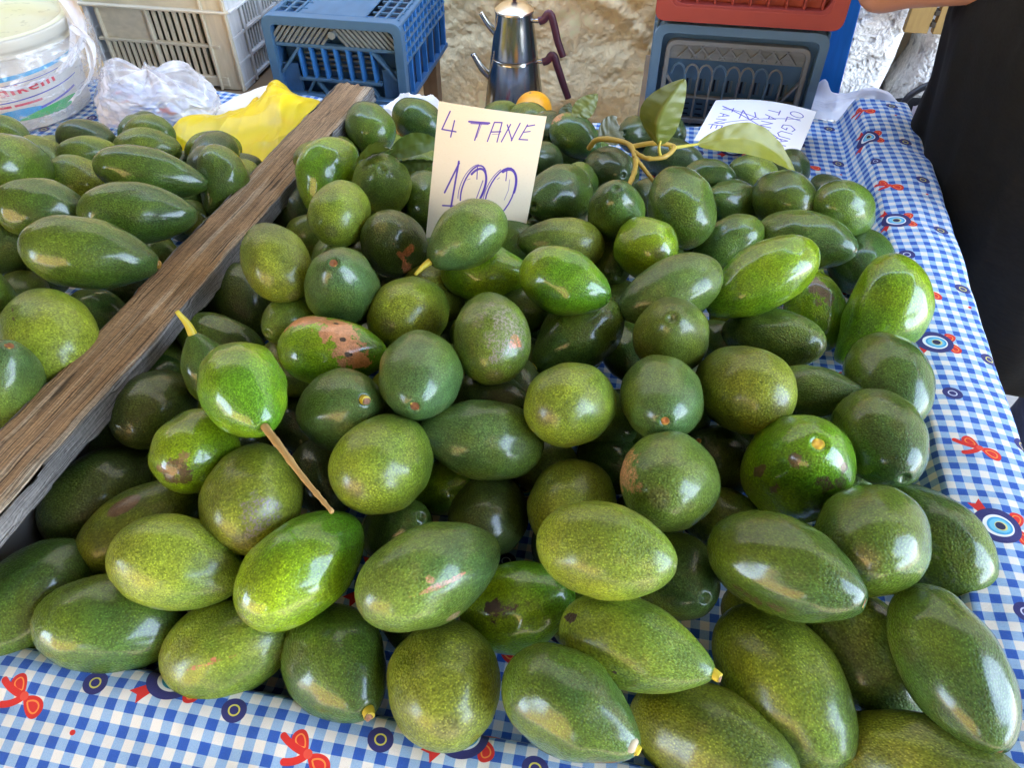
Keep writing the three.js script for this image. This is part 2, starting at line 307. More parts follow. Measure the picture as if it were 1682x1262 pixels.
function toneAt(tone, id, x, X, Y, Z) { // x from -1 (blossom end) to 1 (stem end); X, Y, Z on the skin in units of the radius
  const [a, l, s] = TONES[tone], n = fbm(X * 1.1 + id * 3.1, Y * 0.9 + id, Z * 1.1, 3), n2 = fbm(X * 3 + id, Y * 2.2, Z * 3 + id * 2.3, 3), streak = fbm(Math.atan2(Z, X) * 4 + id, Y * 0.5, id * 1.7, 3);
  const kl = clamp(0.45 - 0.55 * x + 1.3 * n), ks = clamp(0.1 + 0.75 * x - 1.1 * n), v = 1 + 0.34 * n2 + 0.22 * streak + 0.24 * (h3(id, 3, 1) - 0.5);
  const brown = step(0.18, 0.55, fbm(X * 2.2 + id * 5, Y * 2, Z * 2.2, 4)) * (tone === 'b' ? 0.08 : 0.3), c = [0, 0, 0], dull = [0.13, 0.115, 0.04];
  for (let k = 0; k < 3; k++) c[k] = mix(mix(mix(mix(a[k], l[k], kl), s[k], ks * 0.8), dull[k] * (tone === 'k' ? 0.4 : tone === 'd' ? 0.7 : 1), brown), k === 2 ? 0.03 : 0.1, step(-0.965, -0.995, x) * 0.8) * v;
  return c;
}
const PINK = [0.34, 0.155, 0.075], DARK = [0.035, 0.022, 0.016], BROWN = [0.075, 0.048, 0.03], RED = [0.34, 0.11, 0.055], GREY = [0.16, 0.135, 0.12];
// marks: [along, around, half length, half width, colour, raggedness, fill]; around is 0 on the upper face
const MARKS = {
  cork: [[-0.45, -1.0, 0.5, 0.28, PINK, 0.5, 1], [0.18, -0.62, 0.32, 0.5, PINK, 0.55, 1], [0.42, -0.05, 0.22, 0.5, PINK, 0.6, 1], [0.6, 0.4, 0.2, 0.35, PINK, 0.6, 1], [0.3, -0.3, 0.05, 0.07, DARK, 0.4, 1], [0.42, 0.15, 0.06, 0.08, DARK, 0.4, 1], [0.12, -0.85, 0.05, 0.06, DARK, 0.3, 1]],
  net: [[-0.45, -2.2, 0.36, 0.32, PINK, 1.0, 0.35], [-0.55, -2.45, 0.26, 0.3, PINK, 0.9, 0.5]],
  arc: [[0.5, -0.35, 0.12, 0.4, RED, 0.7, 0.75], [0.52, 0.35, 0.1, 0.4, PINK, 0.7, 0.7]],
  redlines: [[-0.38, 0.08, 0.36, 0.09, RED, 0.8, 0.7], [-0.5, -0.25, 0.08, 0.22, RED, 0.8, 0.7], [-0.15, 0.2, 0.2, 0.08, RED, 0.8, 0.6]],
  brownscar: [[-0.35, 0.1, 0.3, 0.3, BROWN, 0.8, 0.8], [-0.05, -0.15, 0.2, 0.14, BROWN, 0.9, 0.6]],
  oval: [[0.05, -0.62, 0.25, 0.26, BROWN, 0.08, 1]],
  star: [[-0.985, 0, 0.035, 3.2, [0.05, 0.03, 0.015], 0.75, 0.8], [-0.93, 0.6, 0.06, 0.3, [0.12, 0.07, 0.03], 0.8, 0.7], [-0.93, -1.2, 0.06, 0.25, [0.12, 0.07, 0.03], 0.8, 0.7]],
  darkspot: [[-0.05, -0.42, 0.13, 0.15, DARK, 0.55, 1], [0.02, -0.25, 0.28, 0.16, DARK, 1.0, 0.35]],
  darkend: [[-0.78, -0.4, 0.09, 0.16, DARK, 0.5, 1], [-0.2, 0.75, 0.07, 0.08, DARK, 0.7, 0.8], [-0.05, 0.5, 0.03, 0.05, DARK, 0.5, 1]],
  scab: [[0.72, 0.0, 0.13, 0.2, DARK, 0.95, 0.55], [0.66, 0.4, 0.11, 0.18, DARK, 0.95, 0.5], [0.78, 0.75, 0.06, 0.14, DARK, 0.7, 0.8], [0.4, -1.5, 0.1, 0.1, BROWN, 0.7, 0.9], [0.4, -1.05, 0.1, 0.09, BROWN, 0.7, 0.9], [0.86, -1.2, 0.05, 0.22, BROWN, 0.7, 0.8], [-0.1, 2.6, 0.2, 0.5, BROWN, 0.7, 0.6]],
  speck: [[-0.3, 0.85, 0.09, 0.07, DARK, 0.9, 0.5], [-0.1, 0.95, 0.12, 0.1, DARK, 0.95, 0.5], [0.15, 0.9, 0.1, 0.08, DARK, 0.95, 0.5]],
  bruise: [[-0.85, 0.9, 0.2, 0.6, [0.10, 0.09, 0.075], 0.5, 0.25]],
  scuff: [[-0.5, 0.5, 0.5, 0.7, [0.12, 0.115, 0.085], 0.9, 0.25], [-0.6, 0.8, 0.1, 0.2, RED, 0.9, 0.3]],
  redscratch: [[-0.06, 0.12, 0.3, 0.04, [0.27, 0.115, 0.06], 1.0, 0.45], [0.02, 1.15, 0.1, 0.12, [0.2, 0.15, 0.09], 0.4, 0.7], [-0.2, -0.1, 0.06, 0.1, [0.26, 0.13, 0.07], 0.9, 0.4]],
  redspeck: [[0.1, -0.05, 0.035, 0.045, [0.2, 0.07, 0.035], 0.8, 0.7], [-0.2, 0.0, 0.025, 0.03, [0.2, 0.07, 0.035], 0.8, 0.7], [-0.05, 0.02, 0.3, 0.03, [0.2, 0.07, 0.035], 1.2, 0.15]],
  shoulder: [[-0.8, -0.2, 0.25, 0.6, PINK, 0.6, 0.7]],
  nick: [[0.1, 0.1, 0.06, 0.02, DARK, 0.3, 0.8], [-0.12, 0.05, 0.05, 0.02, DARK, 0.3, 0.8]],
};
function marked(id, tone, marks, shape) {
  const w = 512, h = 256, s = SKINS[id % 3].map.image, W = s.width;
  return tex(w, h, (u, v, x, y) => {
    const f = shape(u, v), c = toneAt(tone, id, f.x, f.X, f.Y, f.Z), i = (y * 2 * W + x * 2) * 4, sk = [0, 1, 2].map((k) => Math.pow(s.data[i + k] / 255, 2.2));
    let r = c.map((q, k) => q * sk[k] * 1.0);
    let ph = u * 2 * Math.PI - Math.PI / 2; if (ph > Math.PI) ph -= 2 * Math.PI; // 0 on +z
    ph = -ph;
    for (const [a, p, la, lp, col, rag, fill] of marks) {
      let dp = ph - p; dp -= 2 * Math.PI * Math.round(dp / 2 / Math.PI);
      const n = fbm(f.X * 7 + p * 9, f.Y * 7 + a * 5, f.Z * 7 + id, 4), n2 = noise(f.X * 34, f.Y * 34, f.Z * 34 + a);
      const d = Math.hypot((f.x - a) / la, dp / lp) + rag * (n * 1.5 + 0.35 * n2) - 1, k = step(0.08, -0.1, d) * clamp(fill + (1 - fill) * step(0, 0.3, n2));
      const g = 0.8 + 0.3 * n + 0.16 * n2; r = r.map((q, j) => mix(q, col[j] * g * 0.8, k));
    }
    return r.map((q) => q * 1.0);
  });
}
const GAIN = 2.75; // the skin map averages about 0.43
const skinMats = {};
function skinMat(tone, id, map) {
  const o = { roughness: ROUGH[tone], specularIntensity: SPEC[tone], bumpMap: SKINS[id % 3].bump, bumpScale: tone === 'b' ? 0.0006 : 0.0009, ior: 1.45, clearcoat: { b: 1, d: 0.9, k: 0.8, g: 0.85, y: 0.75, o: 0.7 }[tone], clearcoatRoughness: { b: 0.14, d: 0.18, k: 0.2, g: 0.22, y: 0.25, o: 0.26 }[tone] };
  if (map) return new THREE.MeshPhysicalMaterial({ ...o, map, color: lin(GAIN, GAIN, GAIN) });
  return skinMats[tone + (id % 3)] ??= new THREE.MeshPhysicalMaterial({ ...o, map: SKINS[id % 3].map, vertexColors: true, color: lin(GAIN, GAIN, GAIN) });
}
const STEM = { yellow: mat([0.52, 0.42, 0.03], { roughness: 0.5 }), brown: mat([0.20, 0.085, 0.03], { roughness: 0.8 }), orange: mat([0.5, 0.17, 0.02], { roughness: 0.6 }), dark: mat([0.05, 0.03, 0.015], { roughness: 0.8 }), dry: mat([0.36, 0.23, 0.08], { roughness: 0.75 }), pale: mat([0.42, 0.34, 0.24], { roughness: 0.7 }) };
const scarCache = {};
function scarGeo(r, inner, outer, seed) { // a ragged low dome: cork in the middle, a pale ragged collar around it
  const pos = [], col = [], idx = [], A = 26, B = 7;
  for (let j = 0; j <= B; j++) for (let i = 0; i < A; i++) {
    const t = i / A * 2 * Math.PI, q = j / B, rr = r * q * (1 + 0.22 * noise(Math.cos(t) * 2.2, Math.sin(t) * 2.2, seed) * q), n = noise(Math.cos(t) * q * 3, Math.sin(t) * q * 3, seed + 4);
    pos.push(rr * Math.cos(t), r * (0.34 * (1 - q * q) - 0.16 * Math.exp(-q * q * 14) + 0.07 * n - 0.22 * step(0.8, 1, q)), rr * Math.sin(t));
    const k = step(0.42, 0.62, q + 0.14 * n), g = step(0.8, 1, q); for (let c = 0; c < 3; c++) col.push(mix(mix(inner[c], outer[c], k), [0.07, 0.10, 0.02][c], g) * (0.85 + 0.35 * n));
  }
  for (let j = 0; j < B; j++) for (let i = 0; i < A; i++) { const a = j * A + i, b = j * A + (i + 1) % A; idx.push(a, b + A, b, a, a + A, b + A); }
  const g = new THREE.BufferGeometry(); g.setAttribute('position', new THREE.Float32BufferAttribute(pos, 3)); g.setAttribute('color', new THREE.Float32BufferAttribute(col, 3)); g.setIndex(idx); g.computeVertexNormals(); return g;
}
const scarMat = new THREE.MeshStandardMaterial({ vertexColors: true, roughness: 0.75, side: THREE.DoubleSide });
const HEAP = 'avocados heaped on the gingham cloth';
const fruitAt = {};
function avocado(id, label, at, axis, D, ratio, tone, o = {}) {
  const R = D / 2 * 1.045, L = R * ratio, k = 0.82 * (o.k ?? 0.12 + 0.1 * h3(id, 7, 2)), b = o.b || 0, big = !o.deep, NU = big ? 60 : 28, NV = big ? 44 : 20;
  const y = V3(...axis).normalize(), z = V3(0, 0.74, 0.67); z.addScaledVector(y, -z.dot(y)).normalize(); const x = V3(0, 0, 0).crossVectors(y, z);
  // profile: a ball that narrows towards the stem, scaled so that its widest ring is R
  const prof = (q) => { const c = -Math.cos(q); return Math.sin(q) * (1 - k * (0.5 + 0.5 * c) - 0.55 * k * step(0.1, 1.0, c)); };
  let top = 0; for (let i = 0; i < 60; i++) top = Math.max(top, prof(i / 60 * Math.PI));
  const flat = 0.82 + 0.12 * h3(id, 1, 9);
  const shape = (u, v) => {
    const q = v * Math.PI, c = -Math.cos(q), t = u * 2 * Math.PI, r = prof(q) / top, X = r * Math.cos(t), Z = r * Math.sin(t);
    const n = 1 + 0.052 * fbm(X * 1.4 + id * 2.7, c * 1.8, Z * 1.4 + id, 2) * 2 + 0.014 * noise(X * 4 + id, c * 4, Z * 4) + 0.007 * noise(t * 0, Math.atan2(Z, X) * 2.6 + id, 4) * (1 - c * c);
    return { x: c, X: X * n, Y: c * ratio, Z: Z * n, px: R * X * n + b * L * (1 - c * c) * -1 + b * L * 0.5, py: L * c * (1 - 0.07 * step(0.985, 1, c)) * (0.98 + 0.02 * n), pz: R * Z * n };
  };
  const pos = [], uv = [], col = [], idx = [];
  for (let j = 0; j <= NV; j++) for (let i = 0; i <= NU; i++) {
    const u = (i % NU) / NU, v = j / NV, f = shape(u, v); pos.push(f.px, f.py, f.pz); uv.push(i / NU, v);
    if (!o.m) col.push(...toneAt(tone, id, f.x, f.X, f.Y, f.Z));
  }
  for (let j = 0; j < NV; j++) for (let i = 0; i < NU; i++) { const a = j * (NU + 1) + i, c = a + NU + 1; if (j < NV - 1) idx.push(a, c, c + 1); if (j) idx.push(a, c + 1, a + 1); }
  const g = new THREE.BufferGeometry();
  g.setAttribute('position', new THREE.Float32BufferAttribute(pos, 3)); g.setAttribute('uv', new THREE.Float32BufferAttribute(uv, 2));
  if (!o.m) g.setAttribute('color', new THREE.Float32BufferAttribute(col, 3));
  g.setIndex(idx); g.computeVertexNormals();
  const N = g.attributes.normal, W = NU + 1;
  for (let j = 0; j <= NV; j++) { // close the seam, and one normal at each end
    const a = V3(0, 0, 0).fromBufferAttribute(N, j * W).add(V3(0, 0, 0).fromBufferAttribute(N, j * W + NU)).normalize();
    for (const i of [0, NU]) N.setXYZ(j * W + i, a.x, a.y, a.z);
    if (!j || j === NV) for (let i = 0; i <= NU; i++) N.setXYZ(j * W + i, 0, j ? 1 : -1, 0);
  }
  const a = mesh('avocado', g, skinMat(tone, id, o.m && marked(id, tone, MARKS[o.m], shape)));
  a.position.set(...at); a.quaternion.setFromRotationMatrix(new THREE.Matrix4().makeBasis(x, y, z));
  tag(a, label, 'avocado', o.deep === 3 ? 'avocados buried in the left heap' : o.deep === 2 ? 'avocados at the bottom of the heap' : o.deep ? 'avocados wedged deep in the heap' : HEAP);
  fruitAt[id] = a;
  const tip = shape(0, 1), ty = tip.py, tx = tip.px, s = D / 0.065, S = o.s, disk = (r, h, m, n, dy, seg = 14) => { const d = part(n, new THREE.CylinderGeometry(r * 0.75, r, h, seg), m, a, tx, ty + dy, 0); return d; };
  const scar = (r, a1, a2) => { const d = part('stem_scar', scarGeo(r * s, a1, a2, id), scarMat, a, tx, ty - 0.0002, 0); return d; };
  if (S === 'scar') scar(0.0078, [0.22, 0.08, 0.025], [0.50, 0.40, 0.05]);
  if (S === 'orange') scar(0.006, [0.42, 0.13, 0.02], [0.50, 0.33, 0.04]);
  if (S === 'dark') scar(0.0045, [0.04, 0.025, 0.015], [0.10, 0.07, 0.03]);
  if (S === 'pinch') { scar(0.0095, [0.40, 0.33, 0.05], [0.42, 0.34, 0.24]); disk(0.0038 * s, 0.004, STEM.yellow, 'stem', 0.003); }
  if (S === 'button') scar(0.0062, [0.50, 0.30, 0.03], [0.55, 0.46, 0.02]);
  if (S === 'knob') { disk(0.0065 * s, 0.004, STEM.brown, 'stem_collar', 0); const d = part('stem', new THREE.SphereGeometry(0.0055, 14, 10), mat([0.3, 0.17, 0.03], { roughness: 0.35 }), a, tx, ty + 0.003, 0); d.scale.y = 0.8; }
  if (S === 'stub') { scar(0.0062, [0.46, 0.38, 0.04], [0.34, 0.30, 0.06]); const d = mesh('stem', tube([V3(tx, ty - 0.001, 0), V3(tx + 0.0006, ty + 0.004, 0.0005), V3(tx + 0.002, ty + 0.0085, 0.001)].map((q) => q), 0.0044 * s, 0.0036 * s, 10, 14), STEM.yellow, a); const e = part('stem_scar', scarGeo(0.0034 * s, [0.30, 0.15, 0.09], [0.24, 0.12, 0.06], id + 3), scarMat, d, tx + 0.0022, ty + 0.0088, 0.001); e.scale.y = 0.6; }
  if (S === 'stalk' || S === 'stalkorange') mesh('stem', tube([V3(tx, ty - 0.002, 0), V3(tx, ty + 0.010, 0.001), V3(tx - 0.003, ty + 0.026, 0.002)], 0.0048, 0.0018, 16), S === 'stalk' ? STEM.yellow : STEM.orange, a);
  if (S === 'upstalk') mesh('stem', tube([V3(tx, ty - 0.002, 0), V3(tx, ty + 0.012, 0), V3(tx - 0.004, ty + 0.03, 0.002)], 0.0052, 0.0024, 16), STEM.yellow, a);
  if (S === 'long') mesh('stem', tube([V3(tx, ty - 0.003, 0), V3(tx - 0.001, ty + 0.014, -0.001), V3(tx - 0.004, ty + 0.04, 0.001), V3(tx - 0.006, ty + 0.075, -0.002), V3(tx - 0.012, ty + 0.128, -0.004)], 0.0038, 0.0016, 60, 10, 0.0011), STEM.dry, a);
  return a;
}
avocado(1, "big pale olive avocado cut off by the bottom edge, right of the pinched-end dark one", [.1609, .8522, -.2181], [0.795, 0.289, 0.534], .0829, 1.639, 'o', {k:.12});
avocado(2, "dark green avocado half cut off at the bottom right corner of the frame", [.3158, .8716, -.1949], [0.741, 0.516, 0.430], .0703, 1.938, 'o', {k:.2});
avocado(3, "yellowish green avocado with faint brown streaks, near the bottom right, stem pointing down right", [.2266, .865, -.2599], [0.402, 0.058, 0.914], .0909, 1.547, 'y', {k:.1,s:'dark'});
avocado(4, "grey green long avocado lying under the large dark olive one, left of the corner fruit", [.308, .8549, -.2899], [0.597, -0.347, 0.723], .0854, 1.594, 'g', {k:.1});
avocado(5, "large dark olive egg-shaped avocado on top at the lower right, warm shine on its left", [.2243, .9417, -.3236], [0.743, 0.243, 0.624], .0779, 1.632, 'd', {k:.2,s:'scar',m:'speck'});
avocado(6, "long dark green avocado at the right front corner, brown stem scar at its lower end", [.3429, .9174, -.2526], [0.145, -0.052, 0.988], .0737, 1.724, 'd', {k:.12,s:'scar'});
avocado(7, "round dull olive avocado with its blossom end up, beside the right cloth slope", [.3097, .9344, -.3572], [0.476, -0.563, -0.676], .0895, 1.420, 'd', {k:.1});
avocado(8, "dark avocado half hidden behind the round olive one, touching the right cloth slope", [.424, .8416, -.4165], [-0.354, 0.012, -0.935], .0862, 1.494, 'd', {k:.15,s:'stub'});
avocado(9, "big round bright green avocado with a yellow stem button and black scabs", [.279, .9101, -.4541], [-0.077, 0.930, 0.360], .0986, 1.420, 'b', {k:.1,s:'button',m:'scab'});
avocado(10, "pale grey green avocado peeking out behind the big scabbed bright green one", [.3641, .8463, -.5075], [-0.112, 0.409, 0.906], .0719, 1.420, 'g', {k:.1});
avocado(11, "dark green avocado tilted down right, above the pale one, close to the right cloth rim", [.3644, .924, -.4799], [-0.012, 0.177, 0.984], .081, 1.420, 'd', {k:.15});
avocado(12, "dark green egg-shaped avocado touching the right rim below the printed eye with a bow", [.4072, .9185, -.5662], [-0.024, 0.041, 0.999], .0842, 1.420, 'd', {k:.2});
avocado(13, "glossy pear-shaped avocado with its neck bent down left, beside the right cloth rim", [.4634, .8798, -.726], [-0.519, -0.641, 0.565], .0944, 1.589, 'b', {k:.42,b:.22});
avocado(14, "bright green avocado with a rough brown scar, tucked under the long glossy one", [.4056, .8498, -.7687], [0.205, -0.466, 0.861], .0734, 1.496, 'b', {k:.2,m:'brownscar'});
avocado(15, "long bright glossy avocado with a pale ridge, lying across the top at upper right", [.3024, .9362, -.7236], [-0.856, -0.435, 0.278], .0776, 1.846, 'b', {k:.22});
avocado(16, "dark smooth avocado with a blunt brown stem end pointing right, behind the long bright one", [.4032, .9015, -.8583], [0.797, 0.151, 0.585], .0771, 1.730, 'd', {k:.14,s:'scar'});
avocado(17, "dark green avocado farthest right along the cloth, beside the upper right printed bow", [.4738, .9105, -.918], [0.812, -0.565, -0.149], .0738, 1.420, 'd');
avocado(18, "shaded dark olive avocado under the blunt dark one, next to the right cloth slope", [.5063, .8448, -.8847], [-0.104, 0.123, 0.987], .0869, 1.420, 'd');
avocado(19, "round glossy dark green avocado just below the tip of the long yellow leaf", [.3965, .9053, -.9595], [-0.317, -0.285, -0.905], .0788, 1.420, 'd');
avocado(20, "dull grey green avocado with a pale rounded right end, under the long bright glossy one", [.3186, .8805, -.6797], [-0.822, -0.233, -0.519], .0687, 1.752, 'g', {k:.15});
avocado(21, "grey green pear-shaped avocado whose thin neck points right, in the right half of the heap", [.3297, .9041, -.5637], [0.804, 0.425, 0.416], .0585, 1.681, 'g', {k:.45});
avocado(22, "large dull olive avocado with a grey bloomed right side, left of the thin-necked pear", [.2376, .9353, -.5385], [-0.329, -0.453, -0.829], .0859, 1.420, 'o', {k:.2});
avocado(23, "matte olive avocado standing upright behind the one with the orange stem scar", [.1723, .953, -.6005], [-0.200, 0.852, 0.485], .0776, 1.420, 'o', {k:.2});
avocado(24, "grey green oval avocado with a blue shine, lying left of the long bright glossy one", [.1823, .953, -.6793], [-0.910, -0.292, 0.293], .0704, 1.754, 'g', {k:.16});
avocado(25, "bright yellow green avocado with wet-looking shine, right below the price card", [.0589, .98, -.6597], [0.882, -0.059, 0.467], .0717, 1.443, 'b', {k:.2});
avocado(26, "pear-shaped green avocado with a yellow stem stub at its lower left, centre of the heap", [.0743, .9127, -.6464], [-0.790, -0.307, 0.531], .0793, 1.503, 'd', {k:.32,s:'stub'});
avocado(27, "round yellowish olive avocado with its brown blossom spot showing, centre of the heap", [.0597, .9556, -.4983], [0.525, -0.451, -0.722], .0788, 1.420, 'y', {k:.25});
avocado(28, "round grey green avocado facing the viewer with an orange stem scar in its middle", [.1475, .953, -.5049], [-0.125, 0.430, 0.894], .0783, 1.420, 'g', {k:.15,s:'orange'});
avocado(29, "round avocado with a net of brown scars along its left edge", [.1436, .9406, -.415], [0.337, -0.571, -0.749], .0835, 1.420, 'g', {k:.1,m:'net'});
avocado(30, "very dark avocado with a small orange stem scar, left of the scabbed one", [.2243, .8541, -.5081], [-0.606, 0.786, 0.123], .0701, 1.420, 'k', {k:.15,s:'orange'});
avocado(31, "shaded olive avocado in the gap behind the large dark olive egg-shaped one", [.223, .839, -.4388], [0.794, 0.236, 0.560], .0642, 1.450, 'o');
avocado(32, "grey green avocado underneath the right end of the big pale green front one", [.1522, .8692, -.3594], [0.251, 0.588, 0.769], .0747, 1.420, 'g');
avocado(33, "big pale yellow green avocado lying level on top, its right end whitish", [.0731, .978, -.3169], [0.903, 0.214, 0.372], .0726, 1.490, 'y', {k:.16});
avocado(34, "olive avocado rising behind the big pale yellow green level one", [.0603, .8859, -.4302], [0.303, -0.466, -0.831], .0813, 1.420, 'o');
avocado(35, "dark avocado in the gap left of the brown-netted round one", [.1081, .854, -.5039], [0.461, 0.438, 0.772], .0633, 1.420, 'd');
avocado(36, "shaded olive avocado behind the right end of the broad pear-shaped grey green one", [.0352, .8606, -.4986], [0.537, 0.506, 0.675], .0639, 1.420, 'o');
avocado(37, "broad grey green avocado with its narrow end left, tucked under its neighbours in the centre", [-.0302, .9246, -.4786], [-0.947, 0.309, 0.089], .0772, 1.594, 'g', {k:.28});
avocado(38, "dark blue green avocado with a yellow and brown stem scar pointing down at the viewer", [-.0901, .9738, -.5163], [0.024, 0.270, 0.962], .0781, 1.420, 'g', {k:.2,s:'scar'});
avocado(39, "dull green avocado with a short yellow stem stub at its upper right", [-.1701, .9393, -.5045], [0.558, 0.709, 0.431], .078, 1.420, 'g', {k:.2,s:'stub'});
avocado(40, "large light yellow green avocado with a whitish shine, where the long stalk ends", [-.1192, .9391, -.4368], [0.270, -0.478, -0.836], .085, 1.420, 'y', {k:.15});
avocado(41, "upright avocado with a wrinkled grey lower right side, centre of the heap", [-.0214, .9749, -.5755], [-0.081, 0.044, -0.996], .0775, 1.420, 'g', {k:.18,m:'scuff'});
avocado(42, "yellowish round avocado with a bluish right side, above the one with the brown pink scar", [-.117, .9335, -.6622], [0.310, -0.392, -0.866], .0832, 1.420, 'y');
avocado(43, "glossy green avocado with its narrow end right, directly below the card-holding one", [-.0306, .9356, -.7367], [0.970, 0.050, 0.238], .0717, 1.594, 'b', {k:.3});
avocado(44, "green avocado that holds the price card, short yellow stalk sticking out left", [-.0528, .9968, -.7242], [-0.781, -0.273, 0.561], .069, 1.478, 'g', {k:.22,s:'stalk'});
avocado(45, "olive avocado with pale grey right end, at the lower right corner of the card", [.0633, .9372, -.797], [-0.980, 0.170, 0.100], .0641, 1.717, 'o', {k:.25});
avocado(46, "bright yellow green round avocado showing its ringed blossom end, upper right of centre", [.1675, .9457, -.7766], [-0.131, -0.468, -0.874], .0749, 1.420, 'b', {k:.15});
avocado(47, "large dark olive avocado standing upright under the yellow twig, scratched on its face", [.228, .942, -.8779], [-0.141, 0.313, -0.939], .0859, 1.420, 'd', {k:.12});
avocado(48, "dull green avocado to the right of the large upright scratched one", [.3332, .8781, -.989], [-0.748, 0.498, 0.438], .0705, 1.420, 'd');
avocado(49, "dark olive avocado behind the long bright glossy one and below the round glossy one", [.2992, .8936, -.8626], [-0.875, -0.392, 0.283], .0642, 1.584, 'd');
avocado(50, "small sliver of olive avocado above the left part of the long bright glossy one", [.3163, .8402, -.8791], [0.253, 0.409, 0.877], .0638, 1.420, 'o');
avocado(51, "round dull green avocado right under the lower end of the yellow twig", [.1342, .9607, -.8342], [-0.112, 0.909, 0.402], .0695, 1.420, 'd');
avocado(52, "large green avocado against the right edge of the price card", [.066, .931, -.9214], [-0.608, 0.217, 0.763], .0823, 1.420, 'd', {k:.2});
avocado(53, "small blackish green avocado left of the hanging stalk of the twig", [.1494, .9084, -1.0394], [0.345, 0.299, 0.890], .0658, 1.420, 'k');
avocado(54, "small glossy green avocado below the printed eye left of the long yellow leaf", [.3052, .8941, -1.0390], [0.863, 0.248, 0.440], .0569, 1.428, 'd');
avocado(55, "dark avocado beneath the knot of the twig", [.2849, .8367, -1.2063], [0.877, 0.064, 0.477], .0712, 1.515, 'k');
avocado(56, "dark bluish avocado behind the upright curled leaf", [.2848, .8396, -1.3048], [0.384, 0.217, 0.897], .0704, 1.420, 'k');
avocado(57, "dark avocado between the withered grey leaf and the upright curled leaf", [.2253, .8528, -1.2659], [-0.590, 0.429, 0.684], .0641, 1.420, 'k');
avocado(58, "dark green avocado with a reddish scuffed shoulder, right of the card's top corner", [.1054, .9024, -1.1594], [0.779, -0.233, 0.581], .0649, 1.420, 'd', {k:.2,m:'shoulder'});
avocado(59, "small green avocado below the reddish scuffed one, near the card's right edge", [.0939, .8512, -1.1792], [0.635, 0.252, 0.731], .057, 1.420, 'd');
avocado(60, "bluish dark avocado half hidden by the right edge of the price card", [.0514, .8904, -1.1057], [-0.479, 0.548, 0.686], .0554, 1.420, 'k');
avocado(61, "dark avocado peeking out beside the top right corner of the price card", [.0627, .8821, -1.2227], [0.087, 0.222, 0.971], .0616, 1.420, 'k');
avocado(62, "olive avocado just showing above the middle of the card's top edge", [-.0184, .845, -1.3408], [-0.639, 0.429, 0.639], .0692, 1.420, 'o');
avocado(63, "olive avocado in front of the orange, above the card's top right corner", [.0322, .8663, -1.2909], [0.631, 0.226, 0.742], .0667, 1.420, 'o');
avocado(64, "olive avocado shaded by the middle of the long yellow leaf", [.4072, .8487, -1.1357], [-0.957, 0.286, 0.040], .0598, 1.420, 'o');
avocado(65, "dark avocado with a bluish shine at the tip of the long yellow leaf", [.4915, .8287, -1.1843], [-0.028, 0.007, 1.000], .06, 1.420, 'k');
avocado(66, "green avocado at the far left of the price card, before the crumpled white paper", [-.1758, .8455, -1.3347], [0.809, -0.227, 0.542], .0758, 1.420, 'd');
avocado(67, "dark glossy avocado against the far end of the plank", [-.2461, .8957, -1.2107], [-0.517, 0.089, -0.851], .0775, 1.420, 'd');
avocado(68, "small olive avocado between the far glossy one and the torn leaf", [-.2291, .8413, -1.2402], [-0.772, 0.418, 0.480], .0592, 1.420, 'o');
avocado(69, "curved glossy avocado whose narrow end points down along the plank's right side", [-.2652, .942, -.9575], [-0.375, -0.559, 0.739], .0785, 1.451, 'b', {k:.36,b:-.2});
avocado(70, "dull grey green avocado wearing a torn leaf on its top", [-.1823, .9448, -.9322], [0.158, 0.749, 0.643], .0796, 1.420, 'o');
avocado(71, "yellowish matte avocado with a grey blossom mark, right of the plank", [-.2166, .9726, -.8137], [0.031, -0.143, -0.989], .074, 1.420, 'y');
avocado(72, "light grey green avocado half hidden by the left edge of the price card", [-.1244, .906, -.96], [-0.307, 0.159, -0.938], .0716, 1.420, 'd');
avocado(73, "dark blue green avocado with thin red scratches, left of the card's foot", [-.1483, .942, -.7859], [0.154, -0.849, -0.506], .0757, 1.420, 'k', {k:.2,m:'redlines'});
avocado(74, "olive sliver of avocado under the narrow leaf left of the price card", [-.1424, .8815, -1.0963], [0.852, 0.120, 0.510], .0554, 1.420, 'o');
avocado(75, "matte grey olive avocado standing beside the plank at mid height", [-.2668, .987, -.689], [-0.502, 0.278, -0.819], .0717, 1.420, 'o', {k:.15});
avocado(76, "green avocado with a curved line of reddish scars on top", [-.224, .8984, -.8198], [-0.001, -0.256, -0.967], .0817, 1.420, 'g', {k:.2,m:'arc'});
avocado(77, "green avocado with a ringed yellow stem scar facing up, in front of the red-lined one", [-.1892, .9741, -.6609], [0.052, 0.881, 0.470], .0796, 1.420, 'g', {k:.25,s:'scar'});
avocado(78, "yellowish olive avocado low in the gap above the brown pink scarred one", [-.2531, .9337, -.6489], [-0.379, 0.283, 0.881], .0558, 1.420, 'y');
avocado(79, "bright green avocado with a large corky pink brown patch", [-.1912, .9475, -.5822], [0.996, -0.048, 0.072], .0715, 1.576, 'b', {k:.2,m:'cork'});
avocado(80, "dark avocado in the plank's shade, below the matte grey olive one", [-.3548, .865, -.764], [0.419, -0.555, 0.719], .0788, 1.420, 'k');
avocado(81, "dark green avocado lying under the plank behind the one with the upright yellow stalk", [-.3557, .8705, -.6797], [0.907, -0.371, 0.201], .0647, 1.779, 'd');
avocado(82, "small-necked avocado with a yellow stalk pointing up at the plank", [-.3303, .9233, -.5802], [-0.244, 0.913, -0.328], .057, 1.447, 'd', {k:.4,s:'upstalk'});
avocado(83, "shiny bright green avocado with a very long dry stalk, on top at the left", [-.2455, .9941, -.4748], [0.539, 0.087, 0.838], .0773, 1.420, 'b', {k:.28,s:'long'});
avocado(84, "dark green oval avocado in the shade beside the plank", [-.3917, .8867, -.5563], [0.159, -0.313, -0.936], .0778, 1.420, 'k');
